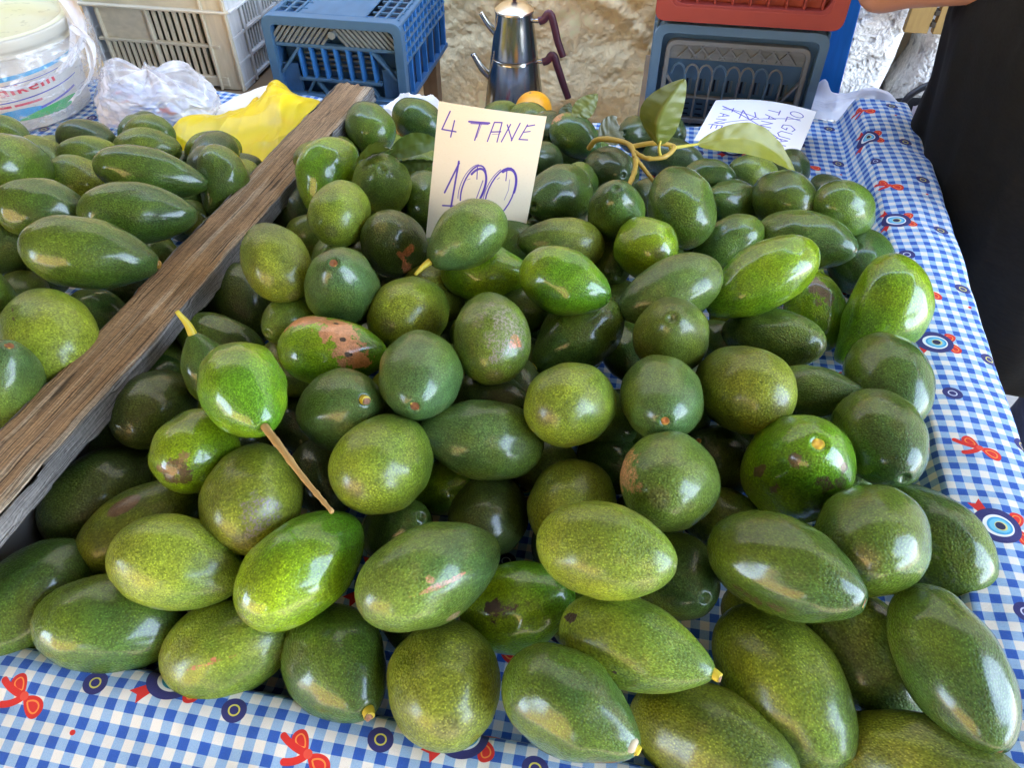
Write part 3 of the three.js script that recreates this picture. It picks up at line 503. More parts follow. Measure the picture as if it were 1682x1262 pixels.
avocado(85, "yellow green avocado with a brown star-shaped blossom crack, near the plank", [-.3051, .9273, -.463], [-0.042, -0.439, -0.898], .0747, 1.420, 'b', {k:.2,m:'star'});
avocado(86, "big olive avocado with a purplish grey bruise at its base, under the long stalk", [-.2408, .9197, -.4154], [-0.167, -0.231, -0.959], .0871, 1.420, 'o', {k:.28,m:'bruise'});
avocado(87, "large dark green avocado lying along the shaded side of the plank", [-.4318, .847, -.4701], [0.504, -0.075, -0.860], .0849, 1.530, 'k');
avocado(88, "olive avocado with a smooth brown oval patch, near the lower left", [-.3643, .8686, -.4157], [0.810, 0.209, -0.548], .0695, 1.803, 'o', {k:.12,s:'orange',m:'oval'});
avocado(89, "large light olive avocado on top at the lower left, speckled all over", [-.2932, .9105, -.346], [0.964, -0.228, 0.134], .078, 1.439, 'y', {k:.18});
avocado(90, "large glossy avocado with a bluish double highlight, front left of centre", [-.1805, .9169, -.339], [0.622, -0.046, -0.782], .08, 1.517, 'b', {k:.16});
avocado(91, "large grey green avocado with a short red scratch, front centre", [-.0676, .9326, -.3233], [0.853, -0.095, -0.514], .0772, 1.611, 'g', {k:.18,m:'redscratch'});
avocado(92, "dark avocado in the shade behind the red-scratched large one", [-.0233, .8609, -.4333], [0.270, -0.375, -0.887], .0749, 1.420, 'k');
avocado(93, "dull dark avocado in the gap between the two large glossy front ones", [-.1143, .8493, -.423], [0.581, 0.787, 0.207], .0639, 1.420, 'd');
avocado(94, "small glossy green avocado in the gap below the broad grey green one", [-.0666, .8486, -.4769], [0.813, 0.576, 0.085], .0569, 1.420, 'b');
avocado(95, "very dark avocado in the deep gap under the long dry stalk", [-.2068, .8335, -.5007], [0.412, -0.027, 0.911], .0683, 1.420, 'k');
avocado(96, "very dark avocado deep below the short-stubbed dull green one", [-.2451, .8345, -.576], [0.501, 0.190, 0.844], .0627, 1.420, 'k');
avocado(97, "green avocado with a jagged dark brown spot, in the front centre", [.005, .8559, -.3352], [0.849, 0.527, -0.031], .0772, 1.420, 'b', {k:.12,m:'darkspot'});
avocado(98, "long yellow green pear-shaped avocado with a stubby yellow stem end pointing right, front right", [.098, .917, -.2686], [0.870, 0.205, 0.448], .0689, 1.781, 'y', {k:.36,s:'stub',m:'darkend'});
avocado(99, "dark green pear-shaped avocado with a pinched whitish stem end, resting at the front cloth edge", [.0448, .9111, -.2232], [0.797, 0.111, 0.593], .073, 1.524, 'd', {k:.3,s:'pinch'});
avocado(100, "wide olive green avocado standing on its end at the front cloth edge", [-.0572, .8619, -.2648], [-0.118, -0.557, -0.822], .0896, 1.420, 'o', {k:.18});
avocado(101, "streaky dark green avocado with a yellow stub at lower right, on the front cloth edge", [-.1531, .8496, -.2841], [0.595, 0.248, 0.764], .0832, 1.420, 'd', {k:.2,s:'stub'});
avocado(102, "mottled green avocado with tiny red specks, on the front cloth edge at the left", [-.2515, .8508, -.298], [0.961, 0.221, -0.168], .0811, 1.420, 'y', {k:.1,m:'redspeck'});
avocado(103, "dark green oval avocado lying level on the front cloth edge, second from the left", [-.359, .8571, -.3167], [0.975, -0.224, -0.019], .0822, 1.530, 'd', {k:.1});
avocado(104, "dark green avocado cut by the left frame edge just under the plank's near end", [-.4495, .8511, -.3452], [0.646, 0.290, -0.706], .0852, 1.462, 'd', {k:.1});
avocado(105, "large yellow green avocado with a dark stem knob at right, left of the plank", [-.5047, .964, -.736], [0.951, -0.287, -0.116], .0825, 1.769, 'd', {k:.26,s:'knob'});
avocado(106, "long shiny dark green avocado lying level left of the plank", [-.4901, .953, -.8436], [0.975, -0.145, -0.168], .076, 1.847, 'd', {k:.2});
avocado(107, "long green avocado behind the shiny dark one, left of the plank", [-.5056, .9554, -.942], [0.958, -0.275, -0.078], .0684, 2.117, 'd', {k:.28});
avocado(108, "curved avocado in front of the yellow bag, against the plank's left side", [-.4322, .9214, -.9817], [-0.062, -0.674, 0.736], .0683, 1.503, 'd', {k:.3,b:.25});
avocado(109, "dull olive avocado at the back of the left heap, before the white bag", [-.5893, .9036, -1.1130], [0.984, -0.081, -0.157], .065, 1.545, 'o');
avocado(110, "olive avocado at the back of the left heap, before the bare strip of cloth", [-.654, .9197, -1.0622], [-0.713, 0.466, 0.523], .0568, 1.564, 'o');
avocado(111, "pale olive avocado with a crease, in the middle of the left heap's back", [-.6569, .9098, -1.0004], [-0.859, -0.075, -0.507], .0788, 1.420, 'y');
avocado(112, "small olive sliver of avocado behind the creased pale one", [-.6724, .8732, -1.0857], [0.851, 0.075, 0.519], .0553, 1.420, 'y');
avocado(113, "dark avocado with a brown stem scar facing the viewer, in the left heap", [-.6103, .959, -.8413], [0.953, -0.257, -0.160], .0763, 1.466, 'd', {k:.2,s:'scar'});
avocado(114, "large dark dull avocado at the left frame edge, top of the left heap", [-.703, .9561, -.9475], [-0.109, -0.616, -0.780], .0961, 1.420, 'd');
avocado(115, "olive avocado behind the large dull one, below the bucket", [-.7226, .9184, -1.0493], [0.822, -0.193, 0.536], .0658, 1.420, 'o');
avocado(116, "olive avocado at the left frame edge directly below the bucket", [-.8355, .909, -1.1483], [0.950, 0.029, 0.311], .0622, 1.420, 'o');
avocado(117, "grey green avocado at the left frame edge with a pinkish stem scar", [-.6807, .9173, -.8248], [0.967, 0.056, 0.248], .0777, 1.420, 'g', {k:.2,s:'scar'});
avocado(118, "large yellow green avocado standing beside the plank, two small nicks on its face", [-.5174, .9321, -.6222], [-0.596, 0.067, -0.800], .0962, 1.420, 'y', {k:.14,m:'nick'});
avocado(119, "shaded dark olive avocado between the plank and the nicked yellow green one", [-.5317, .8705, -.7348], [0.861, 0.155, 0.485], .0643, 1.420, 'd');
avocado(120, "small olive avocado in a gap at the left, above the nicked yellow green one", [-.64, .8824, -.7652], [0.098, 0.473, 0.876], .0557, 1.420, 'o');
avocado(121, "dark sliver of avocado at the left frame edge, below the one with the pinkish scar", [-.6303, .9255, -.6889], [0.295, -0.659, 0.692], .0667, 1.441, 'd');
avocado(122, "grey blue avocado at the left frame edge with a round brown stem scar on top", [-.5212, .9463, -.5311], [0.490, 0.854, -0.174], .0758, 1.420, 'g', {k:.2,s:'scar'});
avocado(123, "very dark avocado in the gap under the yellow green one with the dark knob", [-.6561, .8597, -.831], [-0.262, 0.469, 0.844], .061, 1.420, 'k');
avocado(124, "small olive avocado peeping out beside the plank, right of the dark knob", [-.494, .876, -.8586], [0.886, 0.172, 0.431], .0478, 1.420, 'o');
avocado(125, "small olive avocado between the shiny dark one and the plank", [-.4722, .8768, -.9506], [0.834, -0.065, 0.548], .0489, 1.420, 'o');
avocado(126, "small green avocado in the gap below the left tip of the long bright glossy one", [.2692, .8381, -.7194], [0.661, 0.235, 0.712], .0524, 1.420, 'd');
avocado(127, "dark olive avocado in the gap between the yellow-stubbed pear and the upright olive one", [.1443, .854, -.6832], [0.164, -0.086, 0.983], .0626, 1.420, 'd');
avocado(128, "dark avocado below the wrinkled grey one", [-.0226, .9157, -.5415], [0.855, 0.256, 0.451], .0606, 1.420, 'k');
avocado(129, "very dark avocado in the shade below the yellow stem stub at the centre", [.0061, .8998, -.5792], [0.276, 0.242, 0.930], .0541, 1.420, 'k');
avocado(130, "brownish olive avocado with an orange stalk, in the gap right of the wet-looking one", [.1462, .8473, -.7835], [-0.593, 0.628, 0.503], .0677, 1.420, 'o', {k:.15,s:'stalkorange'});
avocado(131, "brown olive avocado in the gap left of the ringed bright round one", [.1301, .895, -.8176], [0.160, 0.125, 0.979], .0589, 1.420, 'o');
avocado(132, "olive avocado in the shade behind the shiny one with the long stalk", [-.2533, .8877, -.6173], [0.765, 0.276, 0.582], .0677, 1.420, 'o');
avocado(133, "very dark avocado under the plank above the matte grey olive one", [-.3398, .865, -.9896], [0.416, -0.059, 0.907], .0749, 1.420, 'k');
avocado(134, "small olive avocado behind the matte grey olive one, below the yellowish matte one", [-.303, .865, -.9171], [0.519, 0.831, 0.200], .0608, 1.420, 'o');
avocado(135, "dark avocado under the yellow twig, left of the large upright one", [.2129, .8705, -1.0122], [0.024, 0.031, 0.999], .0587, 1.420, 'k');
avocado(136, "olive sliver of avocado left of the bruised olive one", [-.3222, .8382, -.4561], [0.560, 0.827, 0.051], .0525, 1.420, 'o');
avocado(137, "very dark avocado below the red-scratched blue green one", [-.1705, .8595, -.8052], [0.677, 0.274, 0.683], .0516, 1.420, 'k');
avocado(138, "olive avocado directly behind the yellowish round one with the bluish side", [-.1019, .8805, -.7548], [0.185, -0.907, -0.378], .0774, 1.420, 'o');
avocado(139, "small dark avocado showing behind the one against the card's right edge", [.1024, .9041, -1.0050], [0.148, 0.110, 0.983], .0553, 1.420, 'd');
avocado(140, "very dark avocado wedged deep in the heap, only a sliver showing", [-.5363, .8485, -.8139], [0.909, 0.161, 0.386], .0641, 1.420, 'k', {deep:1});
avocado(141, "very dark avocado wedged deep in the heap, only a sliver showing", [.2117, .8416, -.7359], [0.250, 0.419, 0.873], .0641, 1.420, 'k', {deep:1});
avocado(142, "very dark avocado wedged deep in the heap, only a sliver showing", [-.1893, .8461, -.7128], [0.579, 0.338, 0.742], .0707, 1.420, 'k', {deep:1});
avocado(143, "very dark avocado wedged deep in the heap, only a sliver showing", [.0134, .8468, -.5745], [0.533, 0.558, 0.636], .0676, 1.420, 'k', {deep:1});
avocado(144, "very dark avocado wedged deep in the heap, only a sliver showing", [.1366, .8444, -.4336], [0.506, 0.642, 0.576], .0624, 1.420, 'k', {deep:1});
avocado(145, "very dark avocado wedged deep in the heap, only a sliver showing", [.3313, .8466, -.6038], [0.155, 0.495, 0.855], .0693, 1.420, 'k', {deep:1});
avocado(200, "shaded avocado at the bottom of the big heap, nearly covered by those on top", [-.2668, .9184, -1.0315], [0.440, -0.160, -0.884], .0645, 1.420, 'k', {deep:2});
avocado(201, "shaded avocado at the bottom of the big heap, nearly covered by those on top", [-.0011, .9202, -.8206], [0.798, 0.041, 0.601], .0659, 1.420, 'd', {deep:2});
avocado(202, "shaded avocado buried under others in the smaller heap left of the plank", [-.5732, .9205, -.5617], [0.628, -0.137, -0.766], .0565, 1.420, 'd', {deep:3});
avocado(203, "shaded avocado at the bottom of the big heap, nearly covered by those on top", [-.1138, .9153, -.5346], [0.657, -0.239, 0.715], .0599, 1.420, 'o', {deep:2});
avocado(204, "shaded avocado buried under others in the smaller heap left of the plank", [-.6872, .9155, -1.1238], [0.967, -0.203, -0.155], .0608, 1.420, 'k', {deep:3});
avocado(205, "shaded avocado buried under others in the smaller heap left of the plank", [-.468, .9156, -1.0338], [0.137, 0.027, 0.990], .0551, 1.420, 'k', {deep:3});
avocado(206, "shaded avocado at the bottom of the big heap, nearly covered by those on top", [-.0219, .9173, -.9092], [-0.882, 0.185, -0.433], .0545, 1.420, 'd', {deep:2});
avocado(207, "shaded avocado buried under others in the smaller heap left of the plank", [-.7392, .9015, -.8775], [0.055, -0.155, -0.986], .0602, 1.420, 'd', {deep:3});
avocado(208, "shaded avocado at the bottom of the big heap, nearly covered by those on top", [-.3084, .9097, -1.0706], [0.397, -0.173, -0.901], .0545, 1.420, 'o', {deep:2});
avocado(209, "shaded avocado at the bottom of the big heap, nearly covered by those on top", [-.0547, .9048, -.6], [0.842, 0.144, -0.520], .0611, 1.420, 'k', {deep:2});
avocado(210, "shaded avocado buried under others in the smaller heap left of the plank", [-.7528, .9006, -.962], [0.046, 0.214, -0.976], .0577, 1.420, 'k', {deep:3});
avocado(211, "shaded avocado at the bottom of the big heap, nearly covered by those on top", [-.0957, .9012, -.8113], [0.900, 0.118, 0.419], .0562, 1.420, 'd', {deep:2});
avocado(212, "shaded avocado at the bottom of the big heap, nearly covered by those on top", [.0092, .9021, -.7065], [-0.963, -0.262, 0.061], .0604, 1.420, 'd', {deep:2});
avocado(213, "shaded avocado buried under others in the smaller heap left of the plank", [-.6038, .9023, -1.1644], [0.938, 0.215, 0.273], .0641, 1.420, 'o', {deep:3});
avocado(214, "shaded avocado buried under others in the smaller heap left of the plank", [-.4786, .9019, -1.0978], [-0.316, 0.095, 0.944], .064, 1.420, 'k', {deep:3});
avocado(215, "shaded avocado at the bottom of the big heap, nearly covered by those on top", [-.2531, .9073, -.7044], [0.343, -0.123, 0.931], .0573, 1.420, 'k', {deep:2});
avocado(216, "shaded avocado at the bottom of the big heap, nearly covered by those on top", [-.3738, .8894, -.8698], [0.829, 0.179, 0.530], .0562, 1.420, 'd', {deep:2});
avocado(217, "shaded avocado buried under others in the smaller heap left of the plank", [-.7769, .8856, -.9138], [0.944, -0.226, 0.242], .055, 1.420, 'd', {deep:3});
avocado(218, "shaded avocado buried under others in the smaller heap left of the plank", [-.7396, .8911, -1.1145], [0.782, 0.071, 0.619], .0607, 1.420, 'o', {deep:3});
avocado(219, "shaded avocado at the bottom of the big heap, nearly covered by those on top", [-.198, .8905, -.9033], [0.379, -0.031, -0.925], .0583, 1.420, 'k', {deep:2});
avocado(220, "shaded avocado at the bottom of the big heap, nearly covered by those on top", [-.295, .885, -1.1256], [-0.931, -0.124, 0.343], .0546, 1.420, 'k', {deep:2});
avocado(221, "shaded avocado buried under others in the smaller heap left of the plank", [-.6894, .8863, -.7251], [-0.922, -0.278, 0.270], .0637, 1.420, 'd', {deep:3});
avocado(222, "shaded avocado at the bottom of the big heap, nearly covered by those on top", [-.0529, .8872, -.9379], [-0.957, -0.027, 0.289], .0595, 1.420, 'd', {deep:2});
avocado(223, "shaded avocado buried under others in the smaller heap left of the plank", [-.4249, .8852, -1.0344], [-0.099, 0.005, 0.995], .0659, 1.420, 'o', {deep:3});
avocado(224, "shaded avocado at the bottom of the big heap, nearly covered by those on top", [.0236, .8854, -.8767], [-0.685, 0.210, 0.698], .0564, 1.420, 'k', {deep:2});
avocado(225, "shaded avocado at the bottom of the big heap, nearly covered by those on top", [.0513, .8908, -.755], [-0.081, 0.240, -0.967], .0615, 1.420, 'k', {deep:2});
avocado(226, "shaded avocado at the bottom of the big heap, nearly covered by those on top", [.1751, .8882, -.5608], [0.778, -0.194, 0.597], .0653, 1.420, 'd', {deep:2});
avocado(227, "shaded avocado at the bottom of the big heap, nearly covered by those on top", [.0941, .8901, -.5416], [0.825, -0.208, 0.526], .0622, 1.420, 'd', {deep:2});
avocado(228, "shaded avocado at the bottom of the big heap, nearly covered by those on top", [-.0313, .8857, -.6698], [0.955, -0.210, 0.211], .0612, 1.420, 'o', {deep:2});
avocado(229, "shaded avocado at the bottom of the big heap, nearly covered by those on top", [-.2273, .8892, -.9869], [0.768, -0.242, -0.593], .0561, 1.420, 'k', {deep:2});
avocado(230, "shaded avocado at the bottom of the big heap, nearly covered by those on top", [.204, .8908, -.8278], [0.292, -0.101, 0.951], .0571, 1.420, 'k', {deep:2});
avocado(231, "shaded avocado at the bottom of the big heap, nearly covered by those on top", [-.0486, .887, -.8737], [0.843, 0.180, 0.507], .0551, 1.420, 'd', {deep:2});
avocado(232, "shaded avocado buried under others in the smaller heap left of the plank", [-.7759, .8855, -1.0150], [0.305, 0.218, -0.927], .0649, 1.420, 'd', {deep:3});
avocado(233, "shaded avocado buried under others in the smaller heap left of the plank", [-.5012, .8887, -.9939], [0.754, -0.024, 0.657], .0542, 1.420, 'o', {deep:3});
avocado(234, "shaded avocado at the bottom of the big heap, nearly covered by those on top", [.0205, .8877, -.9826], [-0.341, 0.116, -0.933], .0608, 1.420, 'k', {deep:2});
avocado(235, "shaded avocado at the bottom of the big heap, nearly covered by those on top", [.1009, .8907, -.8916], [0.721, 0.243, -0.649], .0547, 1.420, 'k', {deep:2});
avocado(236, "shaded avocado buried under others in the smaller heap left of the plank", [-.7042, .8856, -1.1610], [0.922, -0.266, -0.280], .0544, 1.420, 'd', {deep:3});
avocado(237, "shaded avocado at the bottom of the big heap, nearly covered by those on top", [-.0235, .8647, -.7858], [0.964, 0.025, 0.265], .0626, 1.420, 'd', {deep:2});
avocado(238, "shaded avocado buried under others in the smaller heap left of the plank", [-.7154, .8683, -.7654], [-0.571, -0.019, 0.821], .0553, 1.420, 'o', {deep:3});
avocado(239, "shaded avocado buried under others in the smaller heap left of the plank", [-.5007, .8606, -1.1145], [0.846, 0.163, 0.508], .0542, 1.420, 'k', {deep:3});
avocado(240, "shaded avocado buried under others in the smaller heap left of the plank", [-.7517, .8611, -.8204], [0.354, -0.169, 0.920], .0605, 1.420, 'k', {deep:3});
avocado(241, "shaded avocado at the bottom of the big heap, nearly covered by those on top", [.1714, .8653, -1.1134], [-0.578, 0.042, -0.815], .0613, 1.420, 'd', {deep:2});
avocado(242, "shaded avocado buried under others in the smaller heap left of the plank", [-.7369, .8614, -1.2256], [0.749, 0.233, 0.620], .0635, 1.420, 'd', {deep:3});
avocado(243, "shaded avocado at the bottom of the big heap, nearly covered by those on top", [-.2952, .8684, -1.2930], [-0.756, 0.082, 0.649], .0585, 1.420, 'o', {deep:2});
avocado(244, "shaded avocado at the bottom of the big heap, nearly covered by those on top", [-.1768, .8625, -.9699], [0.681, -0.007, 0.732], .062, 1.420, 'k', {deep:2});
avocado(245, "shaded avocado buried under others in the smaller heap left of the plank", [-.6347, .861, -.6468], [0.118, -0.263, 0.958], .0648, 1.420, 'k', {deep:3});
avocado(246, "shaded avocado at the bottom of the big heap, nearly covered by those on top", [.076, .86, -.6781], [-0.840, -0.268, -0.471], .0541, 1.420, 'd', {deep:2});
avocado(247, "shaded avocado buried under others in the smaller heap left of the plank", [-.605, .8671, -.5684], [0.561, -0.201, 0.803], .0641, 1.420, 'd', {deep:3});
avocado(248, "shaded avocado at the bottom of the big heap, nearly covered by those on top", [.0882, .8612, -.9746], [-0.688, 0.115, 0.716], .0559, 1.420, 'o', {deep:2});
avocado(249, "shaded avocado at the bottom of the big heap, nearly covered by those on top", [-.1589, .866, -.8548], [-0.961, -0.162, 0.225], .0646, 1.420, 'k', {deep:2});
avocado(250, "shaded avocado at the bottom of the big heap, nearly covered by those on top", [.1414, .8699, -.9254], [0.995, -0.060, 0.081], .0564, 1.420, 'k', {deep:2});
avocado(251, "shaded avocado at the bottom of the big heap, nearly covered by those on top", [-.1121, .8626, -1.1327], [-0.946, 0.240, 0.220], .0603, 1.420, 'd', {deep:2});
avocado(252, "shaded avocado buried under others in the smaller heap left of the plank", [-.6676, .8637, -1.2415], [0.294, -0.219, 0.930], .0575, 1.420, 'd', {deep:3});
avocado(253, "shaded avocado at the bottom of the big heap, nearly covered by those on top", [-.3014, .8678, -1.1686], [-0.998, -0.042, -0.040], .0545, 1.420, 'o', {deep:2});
avocado(254, "shaded avocado at the bottom of the big heap, nearly covered by those on top", [.0526, .8637, -.9266], [-0.978, 0.177, 0.114], .0608, 1.420, 'k', {deep:2});
avocado(255, "shaded avocado buried under others in the smaller heap left of the plank", [-.5543, .8622, -.6202], [0.671, 0.205, -0.713], .0602, 1.420, 'k', {deep:3});
avocado(256, "shaded avocado at the bottom of the big heap, nearly covered by those on top", [-.2501, .8633, -.9227], [0.217, 0.235, -0.947], .0648, 1.420, 'd', {deep:2});
avocado(257, "shaded avocado at the bottom of the big heap, nearly covered by those on top", [-.0331, .8639, -1.0108], [0.749, -0.190, 0.634], .0575, 1.420, 'd', {deep:2});
avocado(258, "shaded avocado at the bottom of the big heap, nearly covered by those on top", [.2428, .8671, -.8975], [0.859, 0.099, 0.502], .0588, 1.420, 'o', {deep:2});
avocado(259, "shaded avocado at the bottom of the big heap, nearly covered by those on top", [.4332, .8645, -.9633], [-0.822, 0.012, 0.569], .0563, 1.420, 'k', {deep:2});
avocado(260, "shaded avocado at the bottom of the big heap, nearly covered by those on top", [-.1209, .8623, -.9982], [-0.993, 0.084, 0.086], .0549, 1.420, 'k', {deep:2});
avocado(261, "shaded avocado at the bottom of the big heap, nearly covered by those on top", [-.1401, .8618, -.5619], [-0.464, -0.260, 0.847], .0578, 1.420, 'd', {deep:2});
avocado(262, "shaded avocado at the bottom of the big heap, nearly covered by those on top", [.1384, .8611, -1.2050], [-0.212, -0.113, -0.971], .057, 1.420, 'd', {deep:2});
avocado(263, "shaded avocado buried under others in the smaller heap left of the plank", [-.5156, .862, -1.1883], [0.810, -0.109, -0.576], .0654, 1.420, 'o', {deep:3});
avocado(264, "shaded avocado at the bottom of the big heap, nearly covered by those on top", [-.0184, .8615, -.7202], [-0.478, -0.028, 0.878], .0583, 1.420, 'k', {deep:2});
avocado(265, "shaded avocado at the bottom of the big heap, nearly covered by those on top", [-.0829, .865, -.5495], [0.020, 0.153, 0.988], .0573, 1.420, 'k', {deep:2});
avocado(266, "shaded avocado at the bottom of the big heap, nearly covered by those on top", [.05, .8659, -.834], [-0.684, -0.109, -0.722], .059, 1.420, 'd', {deep:2});
avocado(267, "shaded avocado buried under others in the smaller heap left of the plank", [-.4345, .8643, -.62], [0.886, -0.039, -0.462], .0647, 1.420, 'd', {deep:3});
avocado(268, "shaded avocado buried under others in the smaller heap left of the plank", [-.4801, .8608, -1.0396], [-0.972, -0.061, 0.227], .056, 1.420, 'o', {deep:3});
avocado(269, "shaded avocado at the bottom of the big heap, nearly covered by those on top", [.2124, .861, -.6135], [-0.916, 0.211, -0.342], .0595, 1.420, 'k', {deep:2});
avocado(270, "shaded avocado at the bottom of the big heap, nearly covered by those on top", [-.3009, .8646, -.5271], [-0.869, -0.201, 0.453], .0585, 1.420, 'k', {deep:2});
avocado(271, "shaded avocado at the bottom of the big heap, nearly covered by those on top", [.1191, .8602, -1.0379], [-0.525, 0.232, -0.819], .0581, 1.420, 'd', {deep:2});
avocado(272, "shaded avocado at the bottom of the big heap, nearly covered by those on top", [-.217, .8628, -1.0398], [-0.147, 0.076, 0.986], .0611, 1.420, 'd', {deep:2});
avocado(273, "shaded avocado buried under others in the smaller heap left of the plank", [-.3426, .8612, -1.0794], [0.075, 0.206, 0.976], .0615, 1.420, 'o', {deep:3});
avocado(274, "shaded avocado at the bottom of the big heap, nearly covered by those on top", [-.0522, .8626, -.6305], [0.785, -0.083, -0.614], .0546, 1.420, 'k', {deep:2});
avocado(275, "shaded avocado buried under others in the smaller heap left of the plank", [-.6216, .8609, -1.1986], [-0.966, 0.044, -0.255], .0572, 1.420, 'k', {deep:3});
avocado(276, "shaded avocado at the bottom of the big heap, nearly covered by those on top", [.0348, .862, -.65], [-0.914, 0.034, -0.404], .0546, 1.420, 'd', {deep:2});
avocado(277, "shaded avocado buried under others in the smaller heap left of the plank", [-.395, .8347, -.821], [-0.713, -0.264, 0.650], .0558, 1.420, 'd', {deep:3});
avocado(278, "shaded avocado buried under others in the smaller heap left of the plank", [-.4561, .8416, -1.0910], [0.608, 0.253, 0.752], .0562, 1.420, 'o', {deep:3});
avocado(279, "shaded avocado at the bottom of the big heap, nearly covered by those on top", [.3898, .838, -.609], [-0.858, -0.253, 0.447], .062, 1.420, 'k', {deep:2});
avocado(280, "shaded avocado at the bottom of the big heap, nearly covered by those on top", [-.2764, .8352, -.385], [0.666, 0.044, 0.745], .0583, 1.420, 'k', {deep:2});
avocado(281, "shaded avocado buried under others in the smaller heap left of the plank", [-.5816, .8431, -.679], [-0.299, 0.092, 0.950], .0625, 1.420, 'd', {deep:3});
avocado(282, "shaded avocado at the bottom of the big heap, nearly covered by those on top", [-.2201, .8413, -.3829], [0.768, -0.278, 0.576], .0582, 1.420, 'd', {deep:2});
avocado(283, "shaded avocado at the bottom of the big heap, nearly covered by those on top", [.2384, .8433, -.3387], [0.988, 0.144, 0.059], .057, 1.420, 'o', {deep:2});
avocado(284, "shaded avocado at the bottom of the big heap, nearly covered by those on top", [-.335, .8366, -.8352], [0.293, -0.131, 0.947], .0555, 1.420, 'k', {deep:2});
avocado(285, "shaded avocado at the bottom of the big heap, nearly covered by those on top", [.2253, .8437, -.8113], [-0.862, -0.137, -0.488], .0653, 1.420, 'k', {deep:2});
avocado(286, "shaded avocado at the bottom of the big heap, nearly covered by those on top", [-.0726, .8433, -.8336], [-0.500, -0.108, -0.859], .061, 1.420, 'd', {deep:2});
avocado(287, "shaded avocado at the bottom of the big heap, nearly covered by those on top", [-.2633, .8341, -1.1422], [0.849, 0.245, -0.469], .055, 1.420, 'd', {deep:2});
avocado(288, "shaded avocado at the bottom of the big heap, nearly covered by those on top", [-.0748, .8385, -1.0443], [-0.904, -0.079, 0.421], .0616, 1.420, 'o', {deep:2});
avocado(289, "shaded avocado at the bottom of the big heap, nearly covered by those on top", [.0313, .8405, -1.1739], [-0.746, 0.033, -0.665], .0546, 1.420, 'k', {deep:2});
avocado(290, "shaded avocado at the bottom of the big heap, nearly covered by those on top", [-.0269, .8381, -.9362], [0.502, 0.260, -0.825], .0628, 1.420, 'k', {deep:2});
avocado(291, "shaded avocado buried under others in the smaller heap left of the plank", [-.5153, .8371, -1.0055], [0.591, 0.216, 0.777], .0604, 1.420, 'd', {deep:3});
avocado(292, "shaded avocado at the bottom of the big heap, nearly covered by those on top", [.0765, .8404, -.3277], [0.995, 0.039, -0.090], .0545, 1.420, 'd', {deep:2});
avocado(293, "shaded avocado at the bottom of the big heap, nearly covered by those on top", [.4131, .8384, -.8454], [-0.340, 0.082, 0.937], .0591, 1.420, 'o', {deep:2});
avocado(294, "shaded avocado at the bottom of the big heap, nearly covered by those on top", [.039, .8391, -1.0500], [-0.629, 0.267, -0.730], .0599, 1.420, 'k', {deep:2});
avocado(295, "shaded avocado at the bottom of the big heap, nearly covered by those on top", [.1375, .8383, -.5848], [-0.491, 0.066, -0.869], .0577, 1.420, 'k', {deep:2});
avocado(296, "shaded avocado buried under others in the smaller heap left of the plank", [-.531, .8398, -1.0638], [-0.977, -0.209, -0.040], .0593, 1.420, 'd', {deep:3});
avocado(297, "shaded avocado buried under others in the smaller heap left of the plank", [-.3908, .8346, -1.0995], [0.835, 0.285, -0.470], .0614, 1.420, 'd', {deep:3});
avocado(298, "shaded avocado at the bottom of the big heap, nearly covered by those on top", [-.1782, .8348, -.6012], [0.972, 0.020, 0.233], .0619, 1.420, 'o', {deep:2});
avocado(299, "shaded avocado buried under others in the smaller heap left of the plank", [-.6817, .8394, -.7258], [-0.142, -0.074, 0.987], .0542, 1.420, 'k', {deep:3});
avocado(300, "shaded avocado at the bottom of the big heap, nearly covered by those on top", [.5266, .8397, -1.0872], [-0.527, 0.226, -0.820], .0546, 1.420, 'k', {deep:2});
avocado(301, "shaded avocado buried under others in the smaller heap left of the plank", [-.422, .8346, -.7604], [0.884, 0.031, -0.467], .0589, 1.420, 'd', {deep:3});
avocado(302, "shaded avocado at the bottom of the big heap, nearly covered by those on top", [.4523, .8395, -1.0167], [0.583, -0.250, 0.773], .0626, 1.420, 'd', {deep:2});
avocado(303, "shaded avocado at the bottom of the big heap, nearly covered by those on top", [-.3842, .8359, -.6257], [-0.485, -0.034, -0.874], .0558, 1.420, 'o', {deep:2});
avocado(304, "shaded avocado buried under others in the smaller heap left of the plank", [-.3934, .8415, -.9424], [-0.977, 0.175, 0.119], .0586, 1.420, 'k', {deep:3});
avocado(305, "shaded avocado at the bottom of the big heap, nearly covered by those on top", [.3355, .8381, -.4083], [-0.418, -0.133, 0.899], .0628, 1.420, 'k', {deep:2});
avocado(306, "shaded avocado at the bottom of the big heap, nearly covered by those on top", [.053, .8343, -.4044], [-0.402, -0.002, -0.916], .0615, 1.420, 'd', {deep:2});
avocado(307, "shaded avocado at the bottom of the big heap, nearly covered by those on top", [-.1462, .8353, -.8953], [0.946, -0.091, 0.311], .057, 1.420, 'd', {deep:2});
avocado(308, "shaded avocado at the bottom of the big heap, nearly covered by those on top", [.3074, .8418, -.7525], [0.737, -0.081, 0.671], .0635, 1.420, 'o', {deep:2});
avocado(309, "shaded avocado at the bottom of the big heap, nearly covered by those on top", [-.1237, .8355, -1.0912], [0.614, -0.046, 0.788], .0553, 1.420, 'k', {deep:2});
avocado(310, "shaded avocado at the bottom of the big heap, nearly covered by those on top", [-.3598, .8363, -.8874], [-0.307, -0.258, 0.916], .0607, 1.420, 'k', {deep:2});
avocado(311, "shaded avocado at the bottom of the big heap, nearly covered by those on top", [.0076, .8359, -.6922], [0.855, 0.008, -0.519], .0544, 1.420, 'd', {deep:2});
avocado(312, "shaded avocado at the bottom of the big heap, nearly covered by those on top", [-.1136, .8411, -.9366], [0.968, -0.174, 0.182], .0623, 1.420, 'd', {deep:2});
